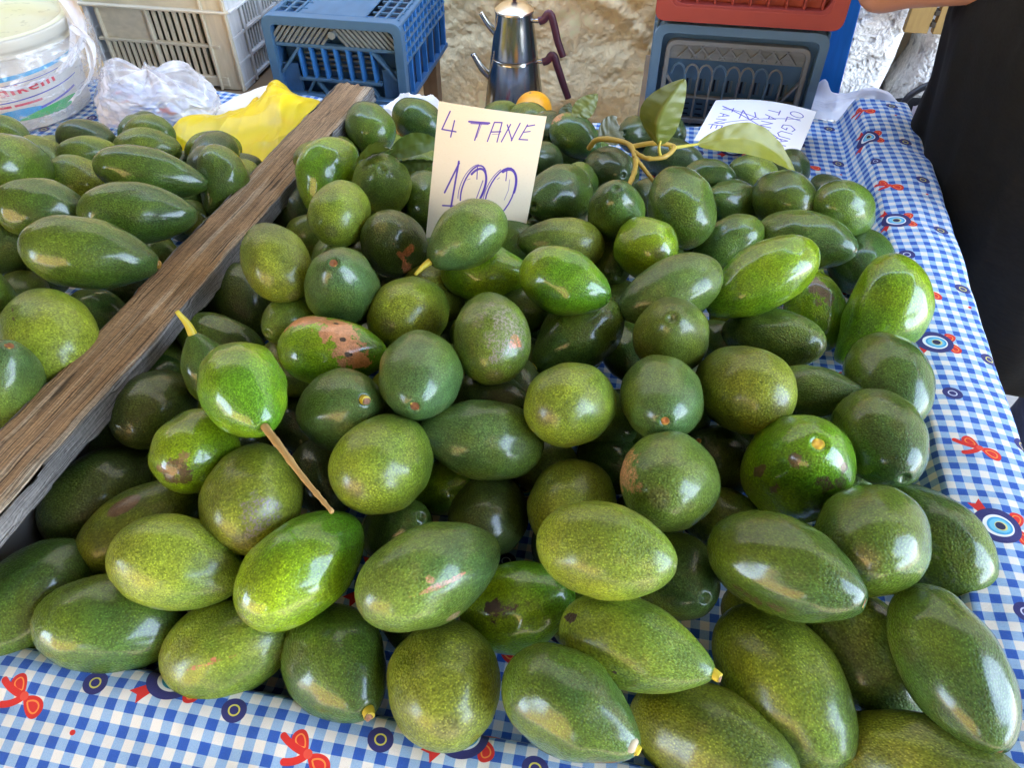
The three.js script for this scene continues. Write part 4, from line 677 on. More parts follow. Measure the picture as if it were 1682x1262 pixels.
avocado(313, "shaded avocado at the bottom of the big heap, nearly covered by those on top", [-.279, .834, -.8131], [-0.370, 0.241, 0.897], .0648, 1.420, 'o', {deep:2});
avocado(314, "shaded avocado buried under others in the smaller heap left of the plank", [-.4716, .8385, -1.1535], [0.900, 0.280, -0.334], .0628, 1.420, 'k', {deep:3});
avocado(315, "shaded avocado at the bottom of the big heap, nearly covered by those on top", [.0461, .8399, -1.0997], [0.975, -0.224, -0.013], .0559, 1.420, 'k', {deep:2});
avocado(316, "shaded avocado at the bottom of the big heap, nearly covered by those on top", [.2747, .8376, -.5959], [-0.235, 0.144, -0.961], .0603, 1.420, 'd', {deep:2});
avocado(317, "shaded avocado at the bottom of the big heap, nearly covered by those on top", [-.09, .8389, -.7212], [0.602, 0.050, -0.797], .058, 1.420, 'd', {deep:2});
avocado(318, "shaded avocado at the bottom of the big heap, nearly covered by those on top", [-.2779, .84, -.6778], [-0.098, -0.113, -0.989], .0622, 1.420, 'o', {deep:2});
avocado(319, "shaded avocado buried under others in the smaller heap left of the plank", [-.6906, .8402, -1.3106], [-0.463, -0.259, 0.848], .0544, 1.420, 'k', {deep:3});
avocado(320, "shaded avocado at the bottom of the big heap, nearly covered by those on top", [-.2448, .8399, -.9793], [-0.980, -0.042, -0.196], .0594, 1.420, 'k', {deep:2});
avocado(321, "shaded avocado buried under others in the smaller heap left of the plank", [-.5439, .8346, -.9339], [-0.739, 0.173, -0.651], .057, 1.420, 'd', {deep:3});
avocado(322, "shaded avocado at the bottom of the big heap, nearly covered by those on top", [.3925, .8381, -1.0221], [0.403, 0.239, 0.883], .0552, 1.420, 'd', {deep:2});
avocado(323, "shaded avocado at the bottom of the big heap, nearly covered by those on top", [.017, .8391, -.8853], [-0.837, 0.132, -0.531], .0582, 1.420, 'o', {deep:2});
avocado(324, "shaded avocado buried under others in the smaller heap left of the plank", [-.3372, .8357, -1.1379], [-0.776, -0.256, -0.577], .0576, 1.420, 'k', {deep:3});
avocado(325, "shaded avocado buried under others in the smaller heap left of the plank", [-.5752, .8342, -1.1789], [0.441, -0.185, -0.878], .0581, 1.420, 'k', {deep:3});
avocado(326, "shaded avocado at the bottom of the big heap, nearly covered by those on top", [.1632, .8411, -.5248], [0.956, -0.270, -0.113], .059, 1.420, 'd', {deep:2});
avocado(327, "shaded avocado at the bottom of the big heap, nearly covered by those on top", [-.0946, .8348, -.3469], [0.086, -0.080, 0.993], .063, 1.420, 'd', {deep:2});
avocado(328, "shaded avocado buried under others in the smaller heap left of the plank", [-.3593, .8367, -1.2270], [0.339, 0.131, -0.932], .0659, 1.420, 'o', {deep:3});
avocado(329, "shaded avocado at the bottom of the big heap, nearly covered by those on top", [.2569, .8407, -.9633], [0.453, -0.135, 0.881], .0597, 1.420, 'k', {deep:2});
avocado(330, "shaded avocado at the bottom of the big heap, nearly covered by those on top", [-.4382, .8418, -.5407], [-0.329, -0.157, 0.931], .0626, 1.420, 'k', {deep:2});
avocado(331, "shaded avocado at the bottom of the big heap, nearly covered by those on top", [.3568, .8397, -.9155], [0.159, -0.095, 0.983], .0648, 1.420, 'd', {deep:2});
avocado(332, "shaded avocado at the bottom of the big heap, nearly covered by those on top", [-.1178, .841, -.622], [-0.297, 0.205, -0.933], .0545, 1.420, 'd', {deep:2});
avocado(333, "shaded avocado buried under others in the smaller heap left of the plank", [-.4263, .843, -.6724], [0.886, 0.117, -0.448], .0609, 1.420, 'o', {deep:3});
avocado(334, "shaded avocado at the bottom of the big heap, nearly covered by those on top", [-.1671, .8358, -1.0238], [-0.666, 0.018, 0.746], .0548, 1.420, 'k', {deep:2});
avocado(335, "shaded avocado at the bottom of the big heap, nearly covered by those on top", [.0694, .8341, -.5931], [0.849, -0.268, 0.455], .056, 1.420, 'k', {deep:2});
avocado(336, "shaded avocado at the bottom of the big heap, nearly covered by those on top", [-.1841, .8402, -1.1093], [-0.070, 0.240, -0.968], .0615, 1.420, 'd', {deep:2});
avocado(337, "shaded avocado at the bottom of the big heap, nearly covered by those on top", [-.3595, .8398, -.5111], [-0.578, -0.209, 0.789], .058, 1.420, 'd', {deep:2});
avocado(338, "shaded avocado at the bottom of the big heap, nearly covered by those on top", [-.2999, .8361, -1.2481], [0.290, 0.128, -0.948], .0614, 1.420, 'o', {deep:2});
avocado(339, "shaded avocado at the bottom of the big heap, nearly covered by those on top", [.0834, .8356, -.795], [0.679, -0.229, -0.697], .0566, 1.420, 'k', {deep:2});
avocado(340, "shaded avocado buried under others in the smaller heap left of the plank", [-.5233, .8389, -1.2360], [0.732, -0.112, 0.673], .0541, 1.420, 'k', {deep:3});
avocado(341, "shaded avocado buried under others in the smaller heap left of the plank", [-.413, .8382, -.8734], [0.587, 0.141, -0.797], .0623, 1.420, 'd', {deep:3});
avocado(342, "shaded avocado at the bottom of the big heap, nearly covered by those on top", [.0213, .8365, -.7575], [-0.745, -0.246, 0.620], .0615, 1.420, 'd', {deep:2});
// ---------------------------------------------------------------- the plank that divides the heap
{
  const wood = (seed, c0, c1, c2) => tex(512, 2048, (u, v, x, y) => {
    const wob = 16 * fbm(x / 160, y / 420, seed, 3), kn = [[150, 520, 26], [380, 1330, 20], [250, 1790, 15]]; let knot = 0, bend = 0;
    for (const [kx, ky, kr] of kn) { const d = Math.hypot(x - kx, (y - ky) / 2.6); knot = Math.max(knot, step(kr, kr * 0.5, d + 4 * noise(x / 9, y / 20, seed))); bend += 26 * Math.exp(-d * d / (kr * kr * 6)) * Math.sign(x - kx); }
    const ph = (x + wob + bend + 6 * noise(x / 30, y / 260, seed)) / 3.1 + 4 * fbm(x / 90, y / 700, seed + 2, 3), g = Math.sin(ph), f = noise(x / 1.7, y / 40, seed + 4), saw = noise(x / 40, y / 3.2, seed + 6);
    const n = 0.5 + 0.5 * fbm(x / 80, y / 190, seed + 7, 4), m = clamp(n * 1.5 - 0.25), e = step(0.1, 0.6, fbm(x / 60, y / 260, seed + 19, 3) + 0.5 * step(340, 512, x + 60 * noise(y / 160, 3, seed)));
    const cr = step(0.70, 0.80, 0.5 + 0.5 * noise(x / 4.2 + seed, y / 170, seed + 11)) * 0.75, pit = step(0.55, 0.8, noise(x / 5, y / 12, seed + 31)) * 0.4, st = step(0.2, 0.6, fbm(x / 45, y / 90, seed + 40, 4)) * 0.35;
    const k = (0.80 + 0.17 * g + 0.24 * f + 0.12 * saw) * (1 - cr) * (1 - pit) * (1 - st) * (1 - 0.7 * knot);
    return [0, 1, 2].map((i) => mix(mix(c0[i], c1[i], m), c2[i], e * 0.75) * k);
  });
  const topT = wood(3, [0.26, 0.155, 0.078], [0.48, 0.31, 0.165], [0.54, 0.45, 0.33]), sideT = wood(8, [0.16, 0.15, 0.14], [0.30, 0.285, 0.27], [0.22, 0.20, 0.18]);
  const L = 1.15, Wd = 0.0725, Tk = 0.027;
  // cross-section with worn corners, swept along the length with nicks and a split far end
  const ring = (a, b) => { // a around, b along
    const q = a * 4, s = Math.floor(q) % 4, f = q - Math.floor(q), e = [[-1, 1], [1, 1], [1, -1], [-1, -1]];
    const x0 = e[s], x1 = e[(s + 1) % 4], ex = mix(x0[0], x1[0], f), ey = mix(x0[1], x1[1], f), c = Math.pow(Math.max(0, Math.abs(ex) + Math.abs(ey) - 1.86) / 0.14, 2);
    const w = Wd * (1 + 0.04 * fbm(b * 9, s, 3, 3) + 0.03 * fbm(b * 60, s, 9, 3)), n = 0.0022 * fbm(ex * 14, b * 45, ey * 5, 4) - 0.004 * step(0.35, 0.6, noise(b * 26, ey * 3 + s, 7)) * step(0.8, 1, Math.abs(ex)), end = b > 0.985 ? (b - 0.985) / 0.015 : 0;
    return V3((ex * w / 2) * (1 - 0.05 * c) + 0.0025 * fbm(b * 14, 4, ey, 2), (ey * Tk / 2) * (1 - 0.12 * c) + n, L / 2 - b * L + (b >= 0.999 ? 0.008 * noise(ex * 6, ey * 3, 5) + 0.006 * step(-0.1, 0.3, ex) : 0) - end * 0);
  };
  const g = sheet(64, 160, (a, b) => ring(a, b), (a, b) => [a * 4 % 1, b]);
  const gt = sheet(16, 160, (a, b) => ring(a / 4 * 0.9999, b), (a, b) => [a, b]);
  const gs = sheet(48, 160, (a, b) => ring(0.25 + a * 0.7499, b), (a, b) => [a * 1.6, b]);
  const cap = (b) => { const s = new THREE.BufferGeometry(), p = [], uv = [], idx = []; const m = 64; for (let i = 0; i <= m; i++) { const q = ring(i / m * 0.9999, b); p.push(q.x, q.y, q.z); uv.push(q.x * 6 + 0.5, q.y * 2 + 0.5); } p.push(0, 0, (L / 2 - b * L)); uv.push(0.5, 0.5); for (let i = 0; i < m; i++) idx.push(i, i + 1, m + 1); s.setAttribute('position', new THREE.Float32BufferAttribute(p, 3)); s.setAttribute('uv', new THREE.Float32BufferAttribute(uv, 2)); s.setIndex(idx); s.computeVertexNormals(); return s; };
  const M = (t) => new THREE.MeshStandardMaterial({ map: t, bumpMap: t, bumpScale: 0.003, roughness: 0.85, side: THREE.DoubleSide });
  const all = mergeGeometries([gt, gs, cap(0), cap(1)], true);
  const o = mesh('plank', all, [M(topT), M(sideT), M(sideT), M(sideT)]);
  o.position.copy(P(-0.5375, 0.9142, 0.725)); o.rotation.set(0, -TH, 0); o.rotateX(-0.0493);
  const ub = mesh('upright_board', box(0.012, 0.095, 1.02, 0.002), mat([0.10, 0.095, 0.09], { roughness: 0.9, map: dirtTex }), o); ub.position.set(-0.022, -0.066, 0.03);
  tag(o, 'weathered brown plank lying across the table as a divider between the two heaps', 'plank');
}

// ---------------------------------------------------------------- price cards
function card(name, label, corners, paint, pw, ph, bend) { // corners: bottom left, bottom right, top left, top right
  const cv = document.createElement('canvas'); cv.width = pw; cv.height = ph; const c = cv.getContext('2d');
  const r = rng(11); c.fillStyle = '#dccdb4'; c.fillRect(0, 0, pw, ph);
  for (let i = 0; i < 2600; i++) { c.fillStyle = r() > 0.5 ? 'rgba(255,250,235,0.10)' : 'rgba(110,85,55,0.07)'; c.fillRect(r() * pw, r() * ph, 2 + r() * 10, 1 + r() * 2); }
  paint(c, pw, ph);
  const t = new THREE.CanvasTexture(cv); t.colorSpace = THREE.SRGBColorSpace; t.magFilter = THREE.LinearFilter;
  const [bl, br, tl, tr] = corners, n = V3(0, 0, 0).crossVectors(br.clone().sub(bl), tl.clone().sub(bl)).normalize();
  const f = (o) => (a, b) => bl.clone().lerp(br, a).lerp(tl.clone().lerp(tr, a), b).addScaledVector(n, o + bend(a, b));
  const g = sheet(20, 20, f(0.0005)), k = sheet(20, 20, f(-0.0005)), uvk = k.attributes.uv; for (let i = 0; i < uvk.count; i++) uvk.setXY(i, 0.01, 0.99);
  const edge = sheet(80, 1, (a, b) => { const q = a * 4, s = Math.min(3, Math.floor(q)), e = q - s, xy = [[e, 0], [1, e], [1 - e, 1], [0, 1 - e]][s]; return f(b ? 0.0005 : -0.0005)(...xy); }, () => [0.01, 0.99]);
  const o = mesh(name, mergeGeometries([g, k, edge]), new THREE.MeshStandardMaterial({ map: t, roughness: 0.9, side: THREE.DoubleSide }));
  return tag(o, label, 'price card');
}
const pen = (c, W, H, pts, w, col = '#43308c', a = 0.92) => { c.strokeStyle = col; c.globalAlpha = a; c.lineWidth = w; c.lineCap = c.lineJoin = 'round'; c.beginPath(); pts.forEach(([x, y], i) => (i ? c.lineTo(x * W, y * H) : c.moveTo(x * W, y * H))); c.stroke(); c.globalAlpha = 1; };
const oval = (x, y, rx, ry, a0, a1, lean = 0) => Array.from({ length: 26 }, (_, i) => { const t = mix(a0, a1, i / 25), q = Math.sin(t) * ry; return [x + Math.cos(t) * rx - lean * q, y + q]; });
card('price_card', 'tan cardboard price card reading 4 TANE 100 in purple pen, standing in the heap', [V3(-0.1175, 0.905, -0.830), V3(0.0095, 0.892, -0.817), V3(-0.087, 1.098, -0.856), V3(0.041, 1.085, -0.843)], (c, W, H) => {
  const S = (p, w, a) => pen(c, W, H, p.map(([x, y]) => [x, y < 0.3 ? y * 0.93 - 0.008 : y - 0.045]), w, '#4a3596', a);
  // 4 TANE
  S([[0.115, 0.06], [0.055, 0.185], [0.19, 0.185]], 9); S([[0.165, 0.115], [0.145, 0.225]], 9);
  S([[0.30, 0.105], [0.49, 0.095]], 12); S([[0.32, 0.115], [0.48, 0.104]], 7, 0.7); S([[0.405, 0.105], [0.375, 0.22]], 9); S([[0.42, 0.105], [0.39, 0.2]], 5, 0.6);
  S([[0.495, 0.215], [0.535, 0.085], [0.605, 0.08], [0.585, 0.21]], 8); S([[0.52, 0.15], [0.605, 0.14]], 8); S([[0.53, 0.165], [0.60, 0.155]], 4, 0.6);
  S([[0.625, 0.205], [0.685, 0.085]], 8); S([[0.655, 0.09], [0.72, 0.185]], 8); S([[0.715, 0.19], [0.77, 0.07]], 8);
  S([[0.84, 0.075], [0.785, 0.175], [0.865, 0.172]], 8); S([[0.835, 0.085], [0.905, 0.07]], 8); S([[0.815, 0.125], [0.875, 0.115]], 7);
  // 100
  S([[0.145, 0.61], [0.255, 0.40]], 12); S([[0.25, 0.39], [0.225, 0.70]], 13); S([[0.14, 0.70], [0.255, 0.69]], 11);
  S(oval(0.42, 0.55, 0.105, 0.155, 2.5, 7.6, 0.28), 11); S(oval(0.43, 0.555, 0.098, 0.14, 3.9, 6.7, 0.3), 15); S([[0.435, 0.41], [0.445, 0.485]], 7); S([[0.505, 0.49], [0.455, 0.65]], 7, 0.75); S([[0.38, 0.49], [0.35, 0.5]], 4, 0.5); S(oval(0.41, 0.55, 0.12, 0.16, 2.6, 4.6, 0.28), 6, 0.7);
  S(oval(0.69, 0.56, 0.125, 0.175, 0.4, 6.9, 0.3), 10); S(oval(0.70, 0.555, 0.118, 0.16, 4.2, 6.2, 0.3), 17); S([[0.72, 0.40], [0.725, 0.47]], 7); S(oval(0.68, 0.56, 0.138, 0.18, 2.2, 4.2, 0.3), 6, 0.7); S([[0.76, 0.46], [0.765, 0.53], [0.74, 0.6]], 4, 0.6); S([[0.64, 0.47], [0.66, 0.455]], 4, 0.6);
}, 720, 1020, (a, b) => 0.004 * Math.sin(a * Math.PI) - 0.002 * b);
{
  const o = card('price_card', 'crossed-out white card of purple handwriting lying upside down at the back of the cloth', [P(0.095, 0.842, 1.305), P(0.279, 0.846, 1.285), P(0.135, 0.848, 1.47), P(0.322, 0.852, 1.445)], (c, W, H) => {
    c.fillStyle = 'rgba(246,244,238,0.85)'; c.fillRect(0, 0, W, H);
    const S = (p, w = 6, a = 0.9) => pen(c, W, H, p, w, '#4c46a8', a);
    S([[0.10, 0.16], [0.80, 0.82]], 9); S([[0.06, 0.62], [0.88, 0.28]], 8); S([[0.12, 0.20], [0.5, 0.42]], 8);
    c.save(); c.translate(W, 0); c.rotate(Math.PI / 2); // the writing runs down the card, its first line at the right
    const G = (x, y, sx, sy, strokes) => strokes.forEach((q) => pen(c, H, W, q.map(([a, b]) => [x + a * sx + (1 - b) * sx * 0.2, y + b * sy]), 9, '#4c46a8', 0.92));
    const A = [[[0, 1], [0.5, 0], [1, 1]], [[0.2, 0.6], [0.8, 0.6]]], E = [[[1, 0], [0, 0], [0, 1], [1, 1]], [[0, 0.5], [0.8, 0.5]]], T = [[[0, 0], [1, 0]], [[0.5, 0], [0.5, 1]]], N = [[[0, 1], [0, 0], [1, 1], [1, 0]]], L = [[[0, 0], [0, 1], [0.9, 1]]], U = [[[0, 0], [0, 0.8], [0.5, 1], [1, 0.8], [1, 0]]], Q = [[[1, 0.15], [0.5, 0], [0, 0.4], [0.2, 0.95], [0.8, 1], [1, 0.6], [0.6, 0.6]]], two = [[[0, 0.2], [0.5, 0], [1, 0.3], [0, 1], [1, 1]]], O = [oval(0.5, 0.5, 0.5, 0.5, 0, 6.3)];
    [O, L, Q, U, N].forEach((g, i) => G(0.12 + i * 0.165, 0.10 + i * 0.012, 0.115, 0.13, g));
    [T, A, N, E].forEach((g, i) => G(0.16 + i * 0.155, 0.33 + i * 0.01, 0.10, 0.11, g));
    [two, O].forEach((g, i) => G(0.26 + i * 0.27, 0.53, 0.19, 0.15, g));
    [T, A, N, E].forEach((g, i) => G(0.20 + i * 0.14, 0.78 + i * 0.008, 0.09, 0.10, g));
    c.restore();
  }, 820, 700, (a, b) => 0.010 * Math.sin(a * Math.PI) * (0.4 + 0.6 * b));
}

// ---------------------------------------------------------------- leaves, twig, orange
const leafTex = tex(256, 512, (u, v, x, y) => {
  const s = Math.abs(u - 0.5) * 2, mid = step(0.05, 0.015, s), side = step(0.10, 0.02, Math.abs(((v * 9 - s * 1.3) % 1 + 1) % 1 - 0.5)) * 0.5, n = 0.5 + 0.5 * fbm(x / 30, y / 30, 3, 3), k = 0.7 + 0.25 * n;
  return [mix(k, 1, mid * 0.9 + side * 0.3), mix(k, 1, mid * 0.6 + side * 0.2), mix(k * 0.9, 0.8, mid)];
});
const leafMat = (c, c2) => new THREE.MeshPhysicalMaterial({ color: lin(...c), map: leafTex, roughness: 0.42, transmission: 0.35, thickness: 0, side: THREE.DoubleSide, bumpMap: leafTex, bumpScale: 0.0008 });
// a blade from base to tip; side is the direction of its width, arch lifts its middle, fold closes it along the midrib, curl turns its tip, torn cuts its end
function leaf(parent, name, m, base, tip, side, w, { arch = V3(0, 0, 0), fold = 0.15, curl = 0, torn = 0, wide = 0.45 } = {}) {
  const ax = tip.clone().sub(base), len = ax.length(), d = ax.clone().normalize(), sd = side.clone().addScaledVector(d, -side.dot(d)).normalize(), n = V3(0, 0, 0).crossVectors(d, sd);
  const f = (a, b) => {
    const t = b * (torn ? 0.72 + 0.1 * torn * noise(a * 7, 3, 1) : 1), s = (a - 0.5) * 2, k = Math.pow(Math.sin(Math.PI * Math.pow(clamp(t, 0, 0.999), Math.log(0.5) / Math.log(wide))), 0.75);
    return base.clone().addScaledVector(ax, t).addScaledVector(arch, Math.sin(Math.PI * t)).addScaledVector(sd, s * k * w / 2).addScaledVector(n, Math.abs(s) * k * w * fold + curl * t * t * len + 0.0012 * noise(t * 14, s * 2, 3)).addScaledVector(sd, curl * 0.3 * t * t * len);
  };
  const top = sheet(12, 40, f), m2 = sheet(12, 40, (a, b) => f(a, b).addScaledVector(n, -0.0004));
  return mesh(name, mergeGeometries([top, m2]), m, parent);
}
{
  const stalk = mat([0.40, 0.26, 0.035], { roughness: 0.5 }), tw = thing('twig', V3(0.175, 0.963, -1.01), 0, 'yellow avocado twig with a curled upright leaf and a long yellowish leaf', 'twig');
  const o = tw.position, W = (x, y, z) => V3(x, y, z).sub(o);
  mesh('stem', tube([W(0.119, 0.930, -1.066), W(0.128, 0.949, -1.055), W(0.150, 0.960, -1.034), W(0.172, 0.963, -1.012), W(0.177, 0.958, -0.979), W(0.171, 0.961, -0.939), W(0.158, 0.958, -0.900)], 0.0042, 0.0032, 60, 10, 0.0016), stalk, tw);
  mesh('branch', tube([W(0.176, 0.963, -1.008), W(0.205, 0.970, -1.004), W(0.234, 0.967, -0.999), W(0.220, 0.962, -0.980), W(0.194, 0.960, -0.978), W(0.178, 0.961, -0.994)], 0.0036, 0.003, 60, 10, 0.0016), stalk, tw);
  mesh('branch', tube([W(0.176, 0.960, -0.982), W(0.186, 0.955, -0.962), W(0.200, 0.945, -0.940)], 0.0034, 0.0028, 24), stalk, tw);
  mesh('leaf_stalk', tube([W(0.228, 0.966, -0.996), W(0.253, 0.963, -1.009), W(0.275, 0.960, -1.021)], 0.0028, 0.0018, 20), mat([0.44, 0.37, 0.04]), tw);
  mesh('leaf_stalk', tube([W(0.213, 0.962, -0.981), W(0.209, 0.974, -0.979), W(0.210, 0.984, -0.984)], 0.0026, 0.0018, 20), mat([0.44, 0.37, 0.04]), tw);
  leaf(tw, 'leaf', leafMat([0.20, 0.25, 0.04]), W(0.208, 0.977, -0.984), W(0.228, 1.068, -0.99), V3(1, -0.1, 0.35), 0.058, { arch: V3(-0.017, 0, 0.008), fold: 0.34, curl: 0.10 });
  leaf(tw, 'leaf', leafMat([0.34, 0.35, 0.02]), W(0.272, 0.960, -1.021), W(0.437, 0.916, -1.03), V3(0.15, 0.72, -0.7), 0.047, { arch: V3(0.006, 0.022, -0.008), fold: 0.1, curl: -0.05 });
  const l1 = leaf(null, 'leaf', leafMat([0.25, 0.28, 0.05]), V3(0.100, 0.935, -1.154), V3(0.139, 0.966, -1.18), V3(0.6, -0.5, 0.3), 0.034, { fold: 0.2 }); tag(l1, 'small pale green leaf sticking up behind the scuffed avocado', 'leaf');
  const l2 = leaf(null, 'leaf', leafMat([0.10, 0.13, 0.03]), V3(0.086, 0.915, -1.192), V3(0.098, 0.935, -1.216), V3(0.8, -0.3, 0.3), 0.026, { fold: 0.2 }); tag(l2, 'small dark leaf tip standing behind the heap, left of the pale leaf', 'leaf');
  const l3 = leaf(null, 'leaf', leafMat([0.19, 0.19, 0.10]), V3(0.136, 0.932, -1.10), V3(0.186, 0.945, -1.115), V3(0.15, 0.7, -0.6), 0.046, { fold: 0.12, torn: 1 }); tag(l3, 'withered greyish leaf lying left of the curled upright leaf', 'leaf');
  const l4 = leaf(null, 'leaf', leafMat([0.16, 0.23, 0.03]), V3(-0.211, 0.984, -0.916), V3(-0.144, 0.994, -0.932), V3(0.05, 0.55, 0.8), 0.042, { fold: -0.25, torn: 2.2, arch: V3(0, 0.010, 0.004) }); tag(l4, 'torn jagged leaf clinging to the top of a grey green avocado', 'leaf');
  const l5 = leaf(null, 'leaf', leafMat([0.10, 0.17, 0.02]), V3(-0.170, 0.986, -0.940), V3(-0.096, 0.992, -0.962), V3(0.1, 0.75, -0.5), 0.030, { fold: 0.25, arch: V3(0, 0.006, 0) }); tag(l5, 'narrow green leaf running behind the left edge of the price card', 'leaf');
  const l6 = leaf(null, 'leaf', leafMat([0.07, 0.12, 0.02]), V3(-0.166, 0.974, -0.935), V3(-0.105, 0.972, -0.945), V3(0.1, 0.75, 0.2), 0.022, { fold: 0.2 }); tag(l6, 'dark green leaf just below the narrow one left of the price card', 'leaf');
}
{
  const peel = tex(256, 256, (u, v, x, y) => 0.5 + 0.5 * clamp(worley(x / 5, y / 5, 3) * 1.2 - 0.2) - 0.25, false);
  const s = new THREE.SphereGeometry(0.036, 40, 28); s.scale(1, 0.95, 1);
  const o = mesh('orange', s, mat([0.85, 0.36, 0.012], { roughness: 0.34, bumpMap: peel, bumpScale: 0.0006 })); o.position.copy(P(-0.215, 0.836, 1.39)); o.rotation.z = 0.2;
  part('stem_scar', new THREE.CylinderGeometry(0.002, 0.003, 0.002, 10), mat([0.3, 0.3, 0.1]), o, 0, 0.0344, 0);
  tag(o, 'shiny orange on the cloth behind the price card, in front of the teapot', 'orange');
}
// ---------------------------------------------------------------- crates
const frameGeo = (w, h, d, t, r, ri) => { // a rounded frame in the xy plane
  const rr = (s, w, h, r) => { const x = w / 2, y = h / 2; s.moveTo(-x + r, -y); s.lineTo(x - r, -y); s.quadraticCurveTo(x, -y, x, -y + r); s.lineTo(x, y - r); s.quadraticCurveTo(x, y, x - r, y); s.lineTo(-x + r, y); s.quadraticCurveTo(-x, y, -x, y - r); s.lineTo(-x, -y + r); s.quadraticCurveTo(-x, -y, -x + r, -y); return s; };
  const s = rr(new THREE.Shape(), w, h, r); s.holes.push(rr(new THREE.Path(), w - 2 * t, h - 2 * t, ri));
  const g = new THREE.ExtrudeGeometry(s, { depth: d, bevelEnabled: true, bevelSize: 0.0015, bevelThickness: 0.0015, bevelSegments: 2, curveSegments: 8 }); g.translate(0, 0, -d / 2); return g;
};
const plastic = (c, o = {}) => mat(c, { roughness: 0.5, map: dirtTex, specularIntensity: 0.6, ...o });
{ // blue crate standing on its side, left
  const w = 0.305, h = 0.182, d = 0.37, B = plastic([0.045, 0.14, 0.32]), Bd = plastic([0.075, 0.17, 0.29]), Bl = plastic([0.04, 0.20, 0.55]), dust = plastic([0.22, 0.25, 0.25]);
  const c = thing('plastic_crate', P(-0.668, 0.7505, 1.52 + d / 2), -TH, 'dusty dark blue plastic crate with slanted slots, left of the teapot', 'crate');
  const z = d / 2;
  part('back_panel', box(w - 0.01, h - 0.01, 0.004), B, c, 0, h / 2, z - 0.05); part('back_panel', box(w - 0.01, h - 0.01, 0.004), B, c, 0, h / 2, -z + 0.003);
  part('front_frame', frameGeo(w, h, 0.02, 0.016, 0.022, 0.014), Bd, c, 0, h / 2, z - 0.01);
  part('rail', box(w - 0.034, 0.008, 0.014), Bd, c, 0, h - 0.060, z - 0.014);
  for (let i = 0; i < 11; i++) for (const s of [-1, 1]) part('slat', box(0.006, 0.054, 0.012, 0.001), dust, c, s * (0.012 + i * 0.0118), h - 0.037, z - 0.015, 0, 0, s * 0.72);
  part('boss', new THREE.CylinderGeometry(0.008, 0.008, 0.01, 16), dust, c, 0, h - 0.032, z - 0.004, Math.PI / 2);
  for (let i = 0; i < 7; i++) part('rib', box(0.006, 0.070, 0.022, 0.001), Bl, c, -0.084 + i * 0.0275, 0.086, z - 0.018, 0, 0, 0.05);
  for (let i = 0; i < 5; i++) part('slat', box(0.166, 0.004, 0.008, 0.001), dust, c, 0, 0.066 + i * 0.0115, z - 0.03);
  for (const s of [-1, 1]) { part('gusset', box(0.006, 0.075, 0.016, 0.001), Bd, c, s * 0.107, 0.09, z - 0.014, 0, 0, s * -0.72 * -1); part('gusset', box(0.005, 0.03, 0.014, 0.001), Bd, c, s * 0.125, 0.07, z - 0.014, 0, 0, s * 0.72); part('cheek', box(0.045, 0.075, 0.01), B, c, s * 0.118, 0.042, z - 0.022); }
  part('rail', box(0.19, 0.008, 0.016), Bd, c, 0, 0.05, z - 0.014); for (let i = 0; i < 6; i++) part('gusset', box(0.005, 0.045, 0.012, 0.001), Bd, c, -0.075 + i * 0.03, 0.028, z - 0.016, 0, 0, i % 2 ? 0.6 : -0.6);
  // top: a plain middle and a lattice at each side
  part('top_rail', box(w - 0.03, 0.006, 0.022), Bd, c, 0, h - 0.004, z - 0.02); part('top_panel', box(0.15, 0.004, d - 0.06), Bd, c, -0.01, h - 0.006, -0.01);
  part('under_panel', box(w - 0.03, 0.003, d - 0.03), plastic([0.01, 0.025, 0.06]), c, 0, h - 0.03, 0);
  for (const s of [-1, 1]) { for (let i = 0; i < 3; i++) part('lattice_bar', box(0.005, 0.006, d - 0.04, 0.001), Bd, c, s * (0.088 + i * 0.024), h - 0.004, 0); for (let i = 0; i < 10; i++) part('lattice_bar', box(0.07, 0.005, 0.005, 0.001), Bd, c, s * 0.108, h - 0.0045, -z + 0.03 + i * 0.034); }
  part('top_rail', box(0.12, 0.012, 0.06), Bl, c, 0.0, h + 0.002, -0.06);
  // sides: square holes above, upright ribs below
  for (const s of [-1, 1]) {
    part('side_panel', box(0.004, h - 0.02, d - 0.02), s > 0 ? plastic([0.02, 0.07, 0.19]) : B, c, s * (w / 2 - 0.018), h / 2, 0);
    for (let i = 0; i < 5; i++) part('side_rail', box(0.012, 0.007, d - 0.01), Bd, c, s * (w / 2 - 0.008), h - 0.008 - i * 0.021, 0);
    for (let i = 0; i < 13; i++) part('side_rib', box(0.012, i % 2 ? 0.09 : h - 0.012, 0.007), Bl, c, s * (w / 2 - 0.008), i % 2 ? h - 0.05 : h / 2, z - 0.012 - i * 0.0285);
    part('side_rail', box(0.013, 0.012, d), B, c, s * (w / 2 - 0.008), 0.008, 0);
  }
}
function archRib(w, h, r = 0.0022) { // an upright rib that bends over into its neighbour
  return tube([V3(0, 0, 0), V3(0, h * 0.55, 0), V3(0, h - 0.016, 0), V3(-w * 0.22, h - 0.004, 0), V3(-w * 0.5, h, 0), V3(-w * 0.8, h - 0.004, 0), V3(-w, h - 0.02, 0)], r, r, 34, 8);
}
